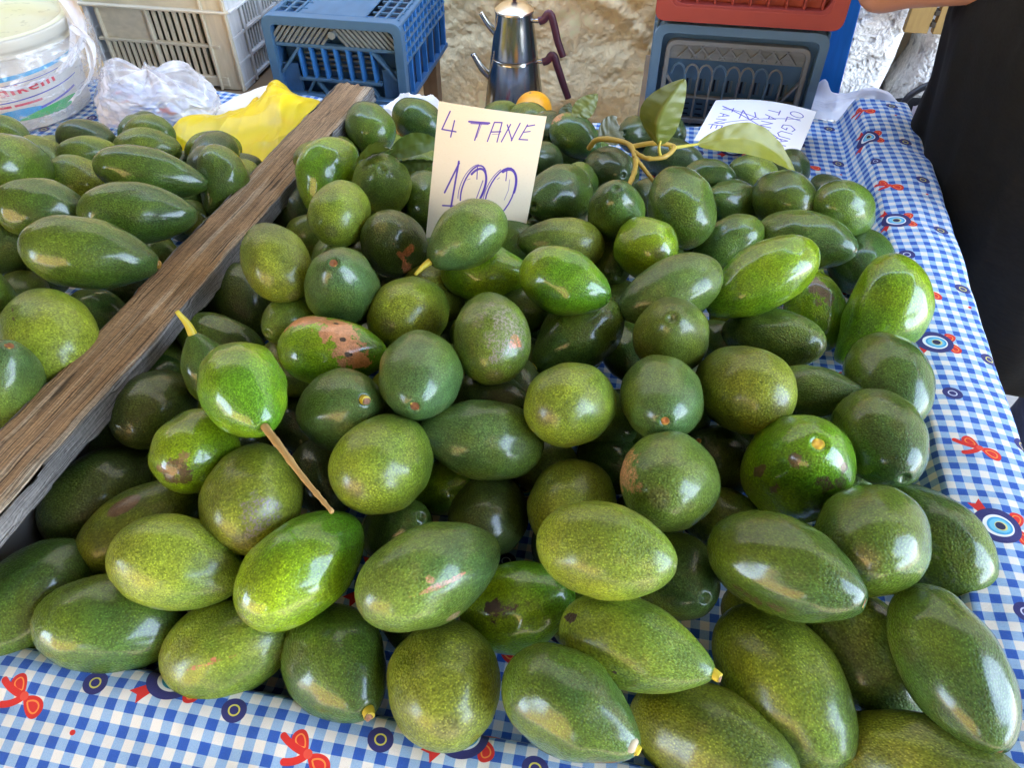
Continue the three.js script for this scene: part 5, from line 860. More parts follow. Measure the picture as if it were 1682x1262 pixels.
{ // blue crate under the red one, right
  const w = 0.325, h = 0.216, d = 0.40, B = plastic([0.06, 0.16, 0.30]), Bd = plastic([0.14, 0.25, 0.38]), dust = plastic([0.25, 0.27, 0.28]), Bp = plastic([0.085, 0.18, 0.32]);
  const c = thing('plastic_crate', P(0.1635, 0.7505, 1.52 + d / 2), -TH, 'dusty blue plastic crate with arched ribs under the red crate', 'crate');
  const z = d / 2;
  part('front_panel', box(w - 0.02, h - 0.02, 0.004), Bp, c, 0, h / 2, z - 0.026); part('back_panel', box(w - 0.01, h, 0.004), B, c, 0, h / 2, -z + 0.003);
  part('front_frame', frameGeo(w, h, 0.022, 0.014, 0.026, 0.016), Bd, c, 0, h / 2, z - 0.012);
  part('inner_frame', frameGeo(w - 0.052, h - 0.054, 0.012, 0.006, 0.02, 0.016), dust, c, 0, h / 2 - 0.004, z - 0.013);
  part('shelf', box(w - 0.06, 0.034, 0.006), dust, c, 0, h - 0.052, z - 0.019);
  for (let i = 0; i < 8; i++) { const x = -0.094 + i * 0.027; const a = mesh('rib', archRib(0.027, 0.135), i % 3 ? dust : Bd, c); a.position.set(x, 0.005, z - 0.012); part('rib', box(0.003, 0.10, 0.014, 0.001), Bd, c, x, 0.055, z - 0.018);
    for (const s of [-1, 1]) part('strut', box(0.0035, 0.034, 0.006, 0.001), dust, c, x + s * 0.007, h - 0.052, z - 0.013, 0, 0, s * 0.75);
    for (let k = 0; k < 2; k++) part('slot', box(0.004, 0.024, 0.003, 0.001), k ? plastic([0.14, 0.2, 0.27]) : plastic([0.01, 0.02, 0.04]), c, x + 0.008 + k * 0.007, 0.096, z - 0.0235);
    for (let k = 0; k < 3; k++) part('slot', box(0.013, 0.003, 0.003, 0.001), plastic([0.015, 0.035, 0.07]), c, x + 0.013, 0.034 + k * 0.011, z - 0.0235); }
  part('rail', box(w - 0.06, 0.005, 0.012), dust, c, 0, 0.074, z - 0.016);
  for (const s of [-1, 1]) part('strut', box(0.004, 0.075, 0.012, 0.001), dust, c, s * 0.117, 0.098, z - 0.015, 0, 0, s * -0.62 * -1 * -1);
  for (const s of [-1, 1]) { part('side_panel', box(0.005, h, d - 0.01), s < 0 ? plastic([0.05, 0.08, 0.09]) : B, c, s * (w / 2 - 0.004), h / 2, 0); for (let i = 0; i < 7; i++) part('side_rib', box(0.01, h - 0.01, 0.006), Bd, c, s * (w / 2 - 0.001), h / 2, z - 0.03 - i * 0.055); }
  part('bottom_panel', box(w, 0.004, d - 0.02), B, c, 0, 0.006, 0);
  for (let i = 0; i < 9; i++) part('top_rib', box(0.005, 0.014, d - 0.03), Bd, c, -w / 2 + 0.02 + i * 0.0355, h + 0.005, 0); // feet of the grid on top
  part('under_panel', box(w - 0.03, 0.004, d - 0.04), plastic([0.012, 0.03, 0.06]), c, 0, h - 0.012, 0);
}
{ // red crate on top of it
  const w = 0.338, h = 0.22, d = 0.40, R = plastic([0.42, 0.075, 0.055]), Rd = plastic([0.36, 0.06, 0.05]), Rp = plastic([0.50, 0.11, 0.08]);
  const c = thing('plastic_crate', P(0.166, 0.9805, 1.50 + d / 2), -TH, 'dusty red plastic crate stacked on the blue one at the right', 'crate');
  const z = d / 2;
  part('front_panel', box(w - 0.03, h - 0.03, 0.004), Rp, c, 0, h / 2, z - 0.03);
  part('front_frame', frameGeo(w, h, 0.024, 0.024, 0.02, 0.02), R, c, 0, h / 2, z - 0.013);
  part('inner_frame', frameGeo(w - 0.05, h - 0.05, 0.02, 0.004, 0.024, 0.022), Rd, c, 0, h / 2, z - 0.012);
  for (let i = 0; i < 9; i++) part('rib', box(0.004, h - 0.05, 0.022, 0.001), R, c, -0.128 + i * 0.032, h / 2, z - 0.02);
  for (let i = 0; i < 8; i++) part('slot', box(0.022, 0.10, 0.004, 0.001), mat([0.015, 0.01, 0.01]), c, -0.112 + i * 0.032, 0.11 + (i < 4 ? 0.006 : 0), z - 0.0265);
  for (const s of [-1, 1]) part('side_panel', box(0.006, h, d - 0.02), Rd, c, s * (w / 2 - 0.005), h / 2, 0);
  part('back_panel', box(w - 0.01, h, 0.005), Rd, c, 0, h / 2, -z + 0.005); part('bottom_panel', box(w - 0.01, 0.005, d - 0.02), Rd, c, 0, 0.006, 0);
}
{ // bright blue board behind the two crates
  const b = mesh('blue_board', box(0.075, 0.5, 0.02, 0.003), plastic([0.01, 0.17, 0.62], { roughness: 0.4 })); b.position.copy(P(0.362, 0.995, 1.70)); b.rotation.set(0, -TH, 0); b.rotateZ(0.06);
  tag(b, 'bright blue upright board just right of the red and blue crates', 'board');
}
{ // white crate, far left
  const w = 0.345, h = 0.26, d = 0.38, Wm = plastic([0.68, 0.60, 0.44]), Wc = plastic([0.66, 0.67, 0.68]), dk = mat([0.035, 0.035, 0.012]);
  const c = thing('plastic_crate', P(-1.087, 0.7505, 1.55 + d / 2), -TH, 'cream white plastic crate with narrow upright slats, behind the clear bags', 'crate');
  const z = d / 2, x0 = -w / 2;
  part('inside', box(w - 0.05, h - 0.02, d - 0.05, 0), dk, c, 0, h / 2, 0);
  part('rim', box(w + 0.012, 0.006, 0.022), Wm, c, 0, 0.171, z); part('band', box(w, 0.085, 0.006), Wm, c, 0, 0.215, z - 0.004);
  part('rail', box(w - 0.05, 0.007, 0.012), Wm, c, -0.01, 0.097, z - 0.002); part('bottom_rail', box(w - 0.05, 0.022, 0.012), Wm, c, -0.01, 0.018, z - 0.003);
  part('post', box(0.05, h, 0.012), Wm, c, w / 2 - 0.028, h / 2, z - 0.006); part('post_rib', box(0.006, h, 0.022), Wm, c, w / 2 - 0.055, h / 2, z - 0.004); part('post_rib', box(0.006, h, 0.02), Wm, c, w / 2 - 0.002, h / 2, z - 0.003);
  part('panel', box(0.122, 0.074, 0.006), Wm, c, x0 + 0.09, 0.134, z - 0.006); part('divider', box(0.007, h - 0.09, 0.014), Wm, c, x0 + 0.153, 0.085, z - 0.003);
  part('divider', box(0.007, h - 0.09, 0.014), Wm, c, x0 + 0.033, 0.085, z - 0.003);
  const rod = box(0.008, 0.07, 0.006, 0.001);
  for (let i = 0; i < 8; i++) { part('slat', rod, Wm, c, x0 + 0.168 + i * 0.0165, 0.134, z - 0.006); part('slat', rod, Wm, c, x0 + 0.168 + i * 0.0165, 0.062, z - 0.006); part('slat', rod, Wm, c, x0 + 0.045 + i * 0.0145, 0.062, z - 0.006); }
  for (const s of [-1, 1]) { // sides
    part('side_rim', box(0.022, 0.006, d), Wc, c, s * w / 2, 0.171, 0); part('side_band', box(0.006, 0.085, d), Wc, c, s * (w / 2 - 0.004), 0.215, 0);
    for (const y of [0.012, 0.06, 0.115]) part('side_rail', box(0.012, 0.008, d), Wc, c, s * (w / 2 - 0.003), y, 0);
    part('side_post', box(0.01, h, 0.05), Wc, c, s * (w / 2 - 0.003), h / 2, z - 0.026);
    for (let i = 0; i < 4; i++) part('side_divider', box(0.014, 0.17, 0.009), Wc, c, s * (w / 2 - 0.002), 0.088, z - 0.06 - i * 0.09);
    for (let i = 0; i < 22; i++) part('side_slat', box(0.006, 0.165, 0.006, 0.001), Wc, c, s * (w / 2 - 0.006), 0.088, z - 0.062 - i * 0.0135);
  }
  part('back_panel', box(w - 0.01, h, 0.006), Wm, c, 0, h / 2, -z + 0.005);
}
// ---------------------------------------------------------------- double teapot
{
  const st = mat([0.50, 0.49, 0.47], { metalness: 1, roughness: 0.2, map: dirtTex }), pu = mat([0.075, 0.016, 0.03], { roughness: 0.35 });
  const t = thing('double_teapot', P(-0.295, 0.6905, 1.62), -TH, 'steel stacked double teapot with two spouts and dark purple handles', 'teapot');
  const lathe = (pts, seg = 56) => new THREE.LatheGeometry(pts.map(([x, y]) => new THREE.Vector2(x, y)), seg);
  mesh('lower_pot', lathe([[0, 0.001], [0.066, 0.001], [0.069, 0.006], [0.067, 0.04], [0.063, 0.075], [0.0575, 0.115], [0.0525, 0.150], [0.0515, 0.157], [0.047, 0.158]]), st, t);
  const up = (l) => l.map(([x, y]) => [x, y + 0.06]);
  mesh('upper_pot', lathe(up([[0.046, 0.096], [0.0505, 0.098], [0.0508, 0.101], [0.047, 0.13], [0.0415, 0.165], [0.0395, 0.186], [0.041, 0.188], [0.0395, 0.190]])), st, t);
  const lid = mesh('lid', lathe(up([[0.0405, 0.1895], [0.042, 0.191], [0.040, 0.194], [0.028, 0.203], [0.012, 0.208], [0.004, 0.209], [0, 0.209]])), mat([0.66, 0.60, 0.5], { metalness: 1, roughness: 0.3 }), t);
  mesh('knob', lathe(up([[0, 0.209], [0.004, 0.209], [0.004, 0.214], [0.009, 0.218], [0.0095, 0.226], [0.006, 0.231], [0, 0.232]]), 24), pu, lid);
  for (const [x, y, k] of [[-0.056, 0.115, 1], [-0.041, 0.208, 0.85]]) {
    mesh('spout', tube([V3(x + 0.012, y - 0.012, 0.004), V3(x - 0.012 * k, y + 0.010, 0.008), V3(x - 0.034 * k, y + 0.045 * k, 0.012)], 0.0105 * k, 0.006 * k, 24, 16), st, t);
  }
  for (const [x, y, k] of [[0.051, 0.154, 1], [0.0405, 0.238, 0.92]]) {
    mesh('handle_joint', tube([V3(x - 0.004, y - 0.006, 0), V3(x + 0.016, y - 0.005, 0)], 0.0045, 0.0045, 6, 12), st, t);
    const b = mesh('handle', tube([V3(x + 0.012, y - 0.006, 0), V3(x + 0.022, y - 0.002, 0), V3(x + 0.031, y + 0.010, 0), V3(x + 0.036, y + 0.008, 0), V3(x + 0.044, y - 0.012, 0), V3(x + 0.058 * k, y - 0.048 * k, 0), V3(x + 0.072 * k, y - 0.082 * k, 0)], 0.0085, 0.0075, 50, 14), pu, t);
    b.scale.z = 0.8;
  }
}
// how clear a crumpled film is: milky along its creases
const creaseTex = tex(1024, 512, (u, v, x, y) => { const r = ridge(x / 70, y / 70, 3, 5) * 0.5 + 0.5, r2 = ridge(x / 25 + 9, y / 40, 8, 4) * 0.5 + 0.5; return clamp(0.96 - 0.5 * Math.pow(clamp(r), 6) - 0.35 * Math.pow(clamp(r2), 8) - 0.06 * noise(x / 90, y / 90, 5)); }, false);
const milkTex = tex(512, 512, (u, v, x, y) => { const r = ridge(x / 60, y / 90, 13, 5) * 0.5 + 0.5; return clamp(0.78 - 0.55 * Math.pow(clamp(r), 3) + 0.1 * noise(x / 70, y / 70, 5)); }, false);
// ---------------------------------------------------------------- bucket in its clear bag, other bags and papers
{
  const cv = document.createElement('canvas'); cv.width = 2048; cv.height = 512; const c = cv.getContext('2d');
  c.fillStyle = '#cfccc2'; c.fillRect(0, 0, 2048, 512);
  const X = (deg) => deg / 360 * 2048; // degrees round the bucket, 0 towards the viewer's street
  c.fillStyle = '#2f9fd0'; c.beginPath(); c.moveTo(0, 160); c.lineTo(X(95), 118); c.lineTo(X(95), 140); c.lineTo(0, 196); c.fill(); c.fillRect(X(300), 160, X(60), 36);
  c.fillStyle = '#d22f45'; c.font = 'bold 92px sans-serif'; c.save(); c.translate(X(-3), 306); c.rotate(-0.10); c.fillText('endikem', 0, 0); c.restore();
  c.strokeStyle = '#3c3fa8'; c.lineWidth = 9; c.beginPath(); c.moveTo(0, 356); c.quadraticCurveTo(X(40), 330, X(88), 292); c.stroke();
  c.lineWidth = 5; c.beginPath(); c.moveTo(0, 225); c.lineTo(X(70), 190); c.stroke();
  c.fillStyle = '#cc4354'; c.font = 'bold 34px sans-serif'; c.save(); c.translate(X(12), 392); c.rotate(-0.08); c.fillRect(0, -20, 60, 18); c.fillRect(75, -20, 130, 18); c.restore();
  c.fillStyle = '#3f9ed2'; c.beginPath(); c.ellipse(X(26), 452, 130, 46, -0.1, 0, 7); c.fill(); c.fillStyle = '#2fae4c'; c.beginPath(); c.ellipse(X(52), 478, 170, 44, -0.2, 0, 7); c.fill();
  c.strokeStyle = '#5a55b8'; c.lineWidth = 16; c.beginPath(); c.moveTo(X(44), 430); c.lineTo(X(82), 372); c.stroke();
  const lt = new THREE.CanvasTexture(cv); lt.colorSpace = THREE.SRGBColorSpace; lt.wrapS = THREE.RepeatWrapping; lt.magFilter = THREE.LinearFilter;
  const wm = mat([0.62, 0.60, 0.52], { roughness: 0.4, map: dirtTex }), b = thing('bucket', P(-1.262, 0.8045, 1.285), 0, 'white plastic bucket printed in red and blue, standing in a clear bag', 'bucket');
  const rim = 0.142, bot = 0.122, H = 0.165, lathe = (pts) => new THREE.LatheGeometry(pts.map(([x, y]) => new THREE.Vector2(x, y)), 96);
  mesh('wall', lathe([[0.001, 0], [bot, 0], [bot + 0.001, 0.002], [bot + (rim - bot) * 0.1, 0.02]]), wm, b);
  mesh('printed_wall', lathe([[bot + 0.0016, 0.018], [mix(bot, rim, 0.5), 0.08], [rim - 0.002, 0.146]]), new THREE.MeshStandardMaterial({ map: lt, roughness: 0.35, side: THREE.DoubleSide }), b);
  mesh('rim', lathe([[rim - 0.003, 0.135], [rim + 0.003, 0.137], [rim + 0.003, 0.141], [rim - 0.001, 0.142], [rim + 0.0, 0.150], [rim + 0.005, 0.152], [rim + 0.006, 0.168], [rim + 0.003, 0.171], [rim - 0.004, 0.170]]), wm, b);
  const lidT = tex(512, 512, (u, v, x, y) => { const n = 0.5 + 0.5 * fbm(x / 120, y / 120, 5, 4), f = step(0.3, 0.55, fbm(x / 14, y / 14, 8, 4)) * 0.25; return [0.62 - f * 0.5, 0.60 - f * 0.5, mix(0.48, 0.28, n) - f * 0.35]; });
  mesh('lid', lathe([[0, 0.163], [0.06, 0.165], [rim - 0.016, 0.164], [rim - 0.010, 0.174], [rim - 0.004, 0.175], [rim + 0.002, 0.1715]]), new THREE.MeshStandardMaterial({ map: lidT, roughness: 0.5, side: THREE.DoubleSide }), b);
  // the clear bag
  const film = mat([0.97, 0.97, 0.98], { transmission: 1, transmissionMap: creaseTex, thickness: 0, roughness: 0.14, ior: 1.5, specularIntensity: 1 });
  const bag = thing('clear_bag', b.position.clone(), 0, 'clear crumpled plastic bag pulled up round the printed bucket', 'bag');
  const fold = (a, h) => 0.018 * ridge(Math.cos(a) * 3.4, h * 14, Math.sin(a) * 3.4, 5) + 0.010 * fbm(Math.cos(a) * 1.4, h * 4, Math.sin(a) * 1.4 + 4, 3);
  mesh('film', sheet(200, 60, (p, q) => { const a = p * 2 * Math.PI, h = q * 0.152, r = mix(0.140, 0.150, q) + 0.028 * Math.sin(q * 2.6) * (0.5 + 0.5 * Math.cos(a - 1.0)) + fold(a, h); return V3(Math.max(r, mix(bot, rim, h / 0.146) + 0.007) * Math.sin(a), 0.003 + h, Math.max(r, mix(bot, rim, h / 0.146) + 0.007) * Math.cos(a)); }), film, bag);
  const strap = (pts, w, seed, m = film) => { const cc = new THREE.CatmullRomCurve3(pts); mesh('handle', sheet(10, 60, (a, q) => { const p = cc.getPointAt(q), s = (a - 0.5) * w * (1 + 0.3 * noise(q * 9, 2, seed)); return p.clone().add(V3(s * 0.8, s * 0.35 + 0.004 * noise(a * 5, q * 14, seed), 0.006 * Math.sin(a * 9 + q * 12))); }), m, bag); };
  const milky = mat([0.9, 0.9, 0.92], { transmission: 0.45, thickness: 0, roughness: 0.35 });
  strap([V3(0.145, 0.10, 0.06), V3(0.175, 0.135, 0.03), V3(0.165, 0.19, -0.01), V3(0.11, 0.25, -0.05), V3(0.06, 0.33, -0.08)], 0.04, 3, milky);
  strap([V3(0.15, 0.05, 0.09), V3(0.19, 0.09, 0.05), V3(0.195, 0.14, 0.03), V3(0.17, 0.165, 0.02)], 0.018, 7, milky);
  strap([V3(0.02, 0.11, 0.165), V3(0.10, 0.10, 0.145), V3(0.165, 0.115, 0.07), V3(0.188, 0.15, 0.03)], 0.012, 9, milky);
}
function crumple(label, name, m, n, f, group) { return tag(mesh(name, sheet(n, n, f), m), label, name.replace(/_/g, ' ').replace('plastic ', '').replace('crumpled ', '')); }
{
  const white = mat([0.94, 0.94, 0.96], { transmission: 1, transmissionMap: milkTex, thickness: 0, roughness: 0.26, specularIntensity: 0.9 });
  // a knotted-up white bag: a closed dome of sharp folds with two ears
  const o = P(-0.955, 0.803, 1.285), g = sheet(150, 90, (a, b) => {
    const t = a * 2 * Math.PI, q = b * Math.PI / 2, ear = 0.055 * Math.exp(-Math.pow((Math.cos(t - 3.5) - 1) / 0.25, 2)) + 0.045 * Math.exp(-Math.pow((Math.cos(t + 0.4) - 1) / 0.2, 2));
    const dir = [Math.cos(t), Math.sin(t)], n = 1 + 0.2 * ridge(dir[0] * 1.5 + 3, q * 1.3, dir[1] * 1.5, 5) * Math.cos(q * 0.8) + 0.1 * ridge(dir[0] * 5, q * 5, dir[1] * 5, 4);
    const r = Math.cos(q), x = 0.108 * dir[0] * Math.pow(r, 0.55) * n, z = 0.070 * dir[1] * Math.pow(r, 0.55) * n, y = 0.085 * Math.sin(q) * (1 + 0.25 * ridge(dir[0] * 2.3, 4, dir[1] * 2.3, 3)) + ear * Math.sin(q) * Math.pow(r, 0.6);
    return o.clone().add(V3(x * CT - z * ST * -1, Math.max(0.001, y), z));
  });
  tag(mesh('plastic_bag', g, white), 'crumpled translucent white plastic bag between the bucket and the yellow bag', 'bag');
}
const patch = (corners, amp, sc, seed, lift, name, label, m, n = 110, oct = 4) => {
  const [a0, a1, a2, a3] = corners.map((q) => P(q[0], q[2], q[1]));
  const f = (o) => (a, b) => { const p = a0.clone().lerp(a1, a).lerp(a3.clone().lerp(a2, a), b), e = Math.min(1, Math.min(a, 1 - a, b, 1 - b) * 6 + 0.25), r = ridge(a * sc + seed, b * sc * 0.7, seed, oct) * 0.5 + 0.5; p.y += amp * e * clamp(r) + lift(a, b) + o; p.x += 0.012 * noise(a * 3, b * 3, seed); p.z += 0.012 * noise(a * 3 + 9, b * 3, seed); return p; };
  return tag(mesh(name, sheet(n, n, f(0)), m), label, name.split('_').pop());
};
const bump2 = (a, b, x, y, s, h) => h * Math.exp(-((a - x) ** 2 + (b - y) ** 2) / s / s);
{
  const yel = mat([0.97, 0.74, 0.012], { transmission: 0.4, thickness: 0, roughness: 0.33, specularIntensity: 0.8 });
  patch([[-0.90, 1.13, 0.806], [-0.60, 1.02, 0.806], [-0.585, 1.36, 0.806], [-0.76, 1.345, 0.806]], 0.05, 2.4, 4.3, (a, b) => 0.014 * ridge(a * 4.5 + b * 2.5, b * 0.7, 6, 1) + 0.003 * ridge(a * 11 + b * 3, b * 3, 2, 2) + bump2(a, b, 0.62, 0.62, 0.26, 0.035) + bump2(a, b, 0.35, 0.95, 0.1, 0.055) + bump2(a, b, 0.45, 0.78, 0.10, 0.03) + bump2(a, b, 0.2, 0.3, 0.2, 0.02), 'plastic_bag', 'crumpled bright yellow plastic bag lying against the left side of the plank', yel, 170, 2);
  const paper = mat([0.84, 0.80, 0.70], { roughness: 0.8 }), wht = mat([0.86, 0.85, 0.82], { roughness: 0.6, transmission: 0.15, thickness: 0 });
  patch([[-0.90, 1.31, 0.806], [-0.76, 1.25, 0.806], [-0.70, 1.405, 0.806], [-0.82, 1.42, 0.806]], 0.012, 2.2, 8.1, (a, b) => bump2(a, b, 0.6, 0.8, 0.3, 0.028) + bump2(a, b, 0.3, 0.4, 0.3, 0.012), 'wrapping_paper', 'pale cream paper lying behind the yellow bag', paper, 80);
  patch([[-0.545, 1.33, 0.806], [-0.41, 1.32, 0.806], [-0.41, 1.425, 0.806], [-0.51, 1.428, 0.806]], 0.030, 3.4, 2.7, (a, b) => bump2(a, b, 0.6, 0.6, 0.35, 0.018), 'crumpled_paper', 'crumpled white paper on the cloth between the plank end and the price card', wht, 90);
  patch([[-0.57, 1.26, 0.806], [-0.44, 1.25, 0.806], [-0.46, 1.36, 0.806], [-0.555, 1.38, 0.806]], 0.018, 2.6, 6.6, (a, b) => bump2(a, b, 0.4, 0.7, 0.3, 0.02), 'plastic_bag', 'piece of orange yellow plastic bag beside the far end of the plank', mat([0.72, 0.40, 0.05], { roughness: 0.45, transmission: 0.2, thickness: 0 }), 70);
  const haze = mat([0.80, 0.82, 0.90], { roughness: 0.4, transmission: 0.35, thickness: 0 });
  patch([[0.30, 1.535, 0.80], [0.50, 1.54, 0.80], [0.50, 1.63, 0.80], [0.32, 1.63, 0.80]], 0.02, 2.6, 3.9, (a, b) => 0.012 * b + bump2(a, b, 0.2, 0.65, 0.12, 0.03) + bump2(a, b, 0.75, 0.7, 0.2, 0.022), 'plastic_bag', 'thin white plastic bag behind the back right corner of the cloth', haze, 100);
  // black carrier with red and white things, behind the table's right corner
  const bk = thing('shopping_bag', P(0.585, 0, 1.62), -TH, 'black bag with a red edge standing behind the table corner', 'bag');
  const bl = mat([0.02, 0.02, 0.022], { roughness: 0.45 });
  mesh('body', sheet(60, 50, (a, b) => { const t = a * 2 * Math.PI, r = 1 + 0.10 * ridge(Math.cos(t) * 2, b * 3, Math.sin(t) * 2, 3); return V3(0.085 * Math.cos(t) * r, b * 0.79, 0.10 * Math.sin(t) * r * (1 - 0.2 * b)); }), bl, bk);
  mesh('handle', tube([V3(-0.065, 0.77, 0.02), V3(-0.055, 0.82, 0.0), V3(0.0, 0.845, -0.02), V3(0.05, 0.80, -0.02)], 0.007, 0.007, 40), bl, bk);
  part('red_trim', new RoundedBoxGeometry(0.02, 0.07, 0.05, 3, 0.008), mat([0.55, 0.03, 0.02]), bk, -0.068, 0.772, 0.03, 0, 0, 0.2);
  const wb = patch([[0.515, 1.46, 0.68], [0.62, 1.46, 0.69], [0.62, 1.60, 0.76], [0.535, 1.60, 0.77]], 0.05, 2.4, 9.4, (a, b) => 0.03 * b, 'plastic_bag', 'white plastic bag sagging beside the black bag at the table corner', mat([0.82, 0.82, 0.88], { roughness: 0.4, transmission: 0.25, thickness: 0 }), 70);
}
{ // short wooden batten on the wall behind the seller's elbow
  const w = thing('wooden_batten', P(0.60, 0.93, 1.86), -TH, 'notched yellowish wooden batten against the rock wall under the arm', 'batten');
  const m = mat([0.36, 0.22, 0.06], { roughness: 0.7, map: dirtTex });
  part('board', box(0.05, 0.24, 0.02), m, w, -0.03, 0.06, 0); part('board', box(0.06, 0.24, 0.02), m, w, 0.035, 0.06, 0);
  for (let i = 0; i < 8; i++) part('notch', box(0.010, 0.010, 0.024, 0.001), mat([0.04, 0.025, 0.01]), w, 0.0, -0.04 + i * 0.024, 0);
}
// ---------------------------------------------------------------- the seller
function blob(bones, cell, smooth, pad = 0.05, bumpy) { // bones: [a, b, ra, rb]; the skin of the smoothly joined capsules
  const lo = V3(1e9, 1e9, 1e9), hi = V3(-1e9, -1e9, -1e9);
  for (const [a, b, ra, rb] of bones) for (const [p, r] of [[a, ra], [b, rb]]) { lo.min(p.clone().addScalar(-r - pad)); hi.max(p.clone().addScalar(r + pad)); }
  const c = lo.clone().add(hi).multiplyScalar(0.5), s = hi.clone().sub(lo), half = Math.max(s.x, s.y, s.z) / 2, res = Math.ceil(half * 2 / cell) + 4;
  const mc = new MarchingCubes(res, new THREE.MeshBasicMaterial(), false, false, 400000); mc.isolation = 0;
  const B = bones.map(([a, b, ra, rb]) => { const d = b.clone().sub(a); return { a, d, l: d.lengthSq() || 1e-9, ra, rb }; });
  for (let k = 0; k < res; k++) for (let j = 0; j < res; j++) for (let i = 0; i < res; i++) {
    const x = c.x + (i - res / 2) / (res / 2) * half, y = c.y + (j - res / 2) / (res / 2) * half, z = c.z + (k - res / 2) / (res / 2) * half;
    let acc = 0;
    if (x < lo.x || y < lo.y || z < lo.z || x > hi.x || y > hi.y || z > hi.z) { mc.field[i + j * res + k * res * res] = -1; continue; }
    for (const q of B) { const px = x - q.a.x, py = y - q.a.y, pz = z - q.a.z, t = clamp((px * q.d.x + py * q.d.y + pz * q.d.z) / q.l), dd = Math.hypot(px - q.d.x * t, py - q.d.y * t, pz - q.d.z * t) - mix(q.ra, q.rb, t); acc += Math.exp(-dd / smooth); }
    let d = -smooth * Math.log(acc + 1e-30); if (bumpy) d += bumpy(x, y, z);
    mc.field[i + j * res + k * res * res] = -d;
  }
  mc.update();
  const n = mc.count, g = new THREE.BufferGeometry(), p = new Float32Array(n * 3), q = new Float32Array(n * 3);
  for (let i = 0; i < n * 3; i += 3) { p[i] = mc.positionArray[i] * half + c.x; p[i + 1] = mc.positionArray[i + 1] * half + c.y; p[i + 2] = mc.positionArray[i + 2] * half + c.z; q[i] = mc.normalArray[i]; q[i + 1] = mc.normalArray[i + 1]; q[i + 2] = mc.normalArray[i + 2]; }
  g.setAttribute('position', new THREE.BufferAttribute(p, 3)); g.setAttribute('normal', new THREE.BufferAttribute(q, 3));
  const uv = new Float32Array(n * 2); for (let i = 0; i < n; i++) { uv[i * 2] = (p[i * 3] - p[i * 3 + 2]) * 4; uv[i * 2 + 1] = p[i * 3 + 1] * 4; } g.setAttribute('uv', new THREE.BufferAttribute(uv, 2));
  return g;
}
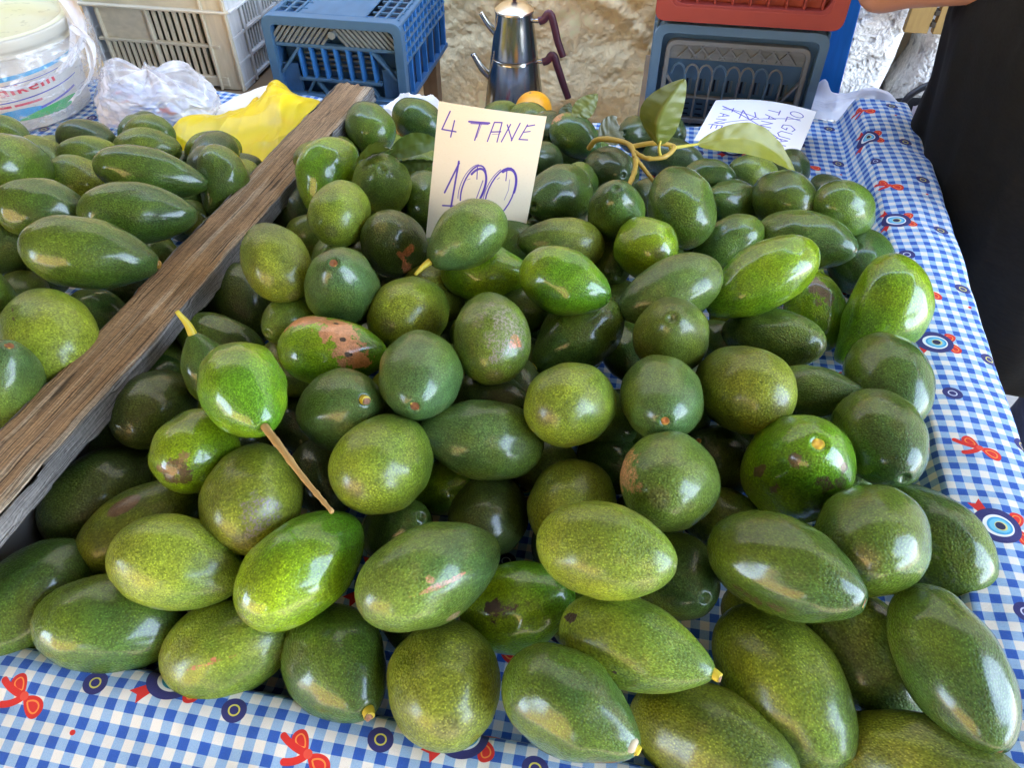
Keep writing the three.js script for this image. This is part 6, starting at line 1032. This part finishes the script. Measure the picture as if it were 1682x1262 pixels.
{
  const at0 = P(0.70, 0, 1.27), me = thing('person', at0, 0, 'standing seller in a black apron and navy trousers, elbow bent out over the table', 'person');
  const W = (u, h, v) => P(u - 0.062, h, v).sub(at0);
  const skinM = mat([0.46, 0.20, 0.10], { roughness: 0.5 });
  const hand = (w, dir, side) => { // palm, four fingers and a thumb from the wrist on
    const out = [], tipOf = (p, l) => p.clone().addScaledVector(dir, l); out.push([w, tipOf(w, 0.05), 0.027, 0.03], [tipOf(w, 0.05), tipOf(w, 0.085), 0.03, 0.028]);
    for (let i = 0; i < 4; i++) { const b = tipOf(w, 0.088).addScaledVector(side, (i - 1.5) * 0.019), k = tipOf(b, 0.038 - Math.abs(i - 1.3) * 0.005); k.y -= 0.008; const e = tipOf(k, 0.032 - Math.abs(i - 1.3) * 0.006); e.y -= 0.022; out.push([b, k, 0.0095, 0.009], [k, e, 0.009, 0.0075]); }
    const tb = tipOf(w, 0.03).addScaledVector(side, -0.026), tm = tipOf(tb, 0.03).addScaledVector(side, -0.022); out.push([tb, tm, 0.012, 0.010], [tm, tipOf(tm, 0.03), 0.010, 0.008]); return out;
  };
  const elbow = W(0.425, 1.083, 1.42), sh = W(0.60, 1.41, 1.34), wr = W(0.645, 1.165, 1.22);
  const sh2 = W(0.98, 1.41, 1.24), el2 = W(1.08, 1.12, 1.12), wr2 = W(0.86, 1.06, 1.03);
  const head = W(0.79, 1.66, 1.25);
  const body = [[sh, elbow, 0.050, 0.037], [elbow, wr, 0.036, 0.027], [sh2, el2, 0.052, 0.041], [el2, wr2, 0.042, 0.028], ...hand(wr, wr.clone().sub(elbow).normalize(), V3(0, -1, 0)), ...hand(wr2, wr2.clone().sub(el2).normalize(), V3(0, -1, 0)),
    [W(0.79, 1.45, 1.28), W(0.79, 1.55, 1.27), 0.058, 0.055], [W(0.79, 1.60, 1.24), W(0.79, 1.70, 1.26), 0.066, 0.082], [W(0.79, 1.58, 1.205), W(0.79, 1.61, 1.20), 0.04, 0.045], [W(0.775, 1.645, 1.165), W(0.775, 1.625, 1.158), 0.012, 0.017],
    [W(0.70, 1.645, 1.26), W(0.70, 1.62, 1.26), 0.018, 0.014], [W(0.88, 1.645, 1.26), W(0.88, 1.62, 1.26), 0.018, 0.014], [sh, W(0.79, 1.42, 1.28), 0.06, 0.07], [sh2, W(0.79, 1.42, 1.28), 0.06, 0.07], [W(0.79, 1.0, 1.28), W(0.79, 1.35, 1.29), 0.13, 0.13]];
  mesh('body', blob(body, 0.009, 0.008), skinM, me);
  part('hair', new THREE.SphereGeometry(0.094, 32, 20, 0, 2 * Math.PI, 0, 1.75), mat([0.02, 0.015, 0.012], { roughness: 0.6 }), me, head.x, head.y + 0.045, head.z - 0.02, -0.35);
  for (const s of [-1, 1]) { const e = W(0.79 + s * 0.032, 1.665, 1.172); part('eye', new THREE.SphereGeometry(0.011, 16, 12), mat([0.75, 0.72, 0.68], { roughness: 0.2 }), me, e.x, e.y, e.z); }
  const lp = W(0.79, 1.583, 1.163); part('mouth', new RoundedBoxGeometry(0.05, 0.009, 0.008, 3, 0.004), mat([0.35, 0.1, 0.08]), me, lp.x, lp.y, lp.z, 0, -TH);
  const cloth = tex(256, 256, (u, v, x, y) => { const k = 0.8 + 0.2 * noise(x / 2, y / 2, 3) + 0.2 * fbm(x / 50, y / 50, 1, 3); return [k, k, k]; });
  const folds = (amp, fx, fy, seed) => (x, y, z) => amp * fbm(x * fx + seed, y * fy, z * fx, 3);
  const apron = [[W(0.785, 0.80, 1.27), W(0.785, 1.06, 1.27), 0.205, 0.222], [W(0.76, 0.92, 1.33), W(0.74, 1.08, 1.36), 0.19, 0.205], [W(0.785, 1.06, 1.27), W(0.79, 1.30, 1.28), 0.215, 0.175], [W(0.68, 1.38, 1.31), W(0.90, 1.38, 1.27), 0.085, 0.085], [W(0.80, 0.66, 1.22), W(0.79, 0.80, 1.26), 0.20, 0.20], [W(0.73, 0.72, 1.36), W(0.75, 0.86, 1.36), 0.16, 0.18]];
  mesh('apron', blob(apron, 0.012, 0.03, 0.06, folds(0.034, 9, 2.6, 3)), mat([0.0105, 0.0095, 0.0078], { roughness: 0.8, specularIntensity: 0.35, map: cloth, bumpMap: cloth, bumpScale: 0.0006 }), me);
  const legs = [[W(0.70, 0.86, 1.34), W(0.70, 0.48, 1.33), 0.105, 0.075], [W(0.70, 0.48, 1.33), W(0.70, 0.07, 1.36), 0.075, 0.062], [W(0.93, 0.86, 1.22), W(0.95, 0.48, 1.17), 0.11, 0.078], [W(0.95, 0.48, 1.17), W(0.97, 0.07, 1.22), 0.078, 0.062]];
  mesh('trousers', blob(legs, 0.012, 0.02, 0.05, folds(0.02, 14, 7, 8)), mat([0.024, 0.042, 0.12], { roughness: 0.8, map: cloth }), me);
  for (const [u, v] of [[0.69, 1.30], [0.98, 1.16]]) { const p = W(u, 0.045, v), s = part('shoe', new THREE.SphereGeometry(0.06, 24, 16), mat([0.02, 0.02, 0.02], { roughness: 0.5 }), me, p.x, p.y, p.z, 0, -TH); s.scale.set(0.8, 0.74, 2.1); }
}
renderer.render(scene, camera);
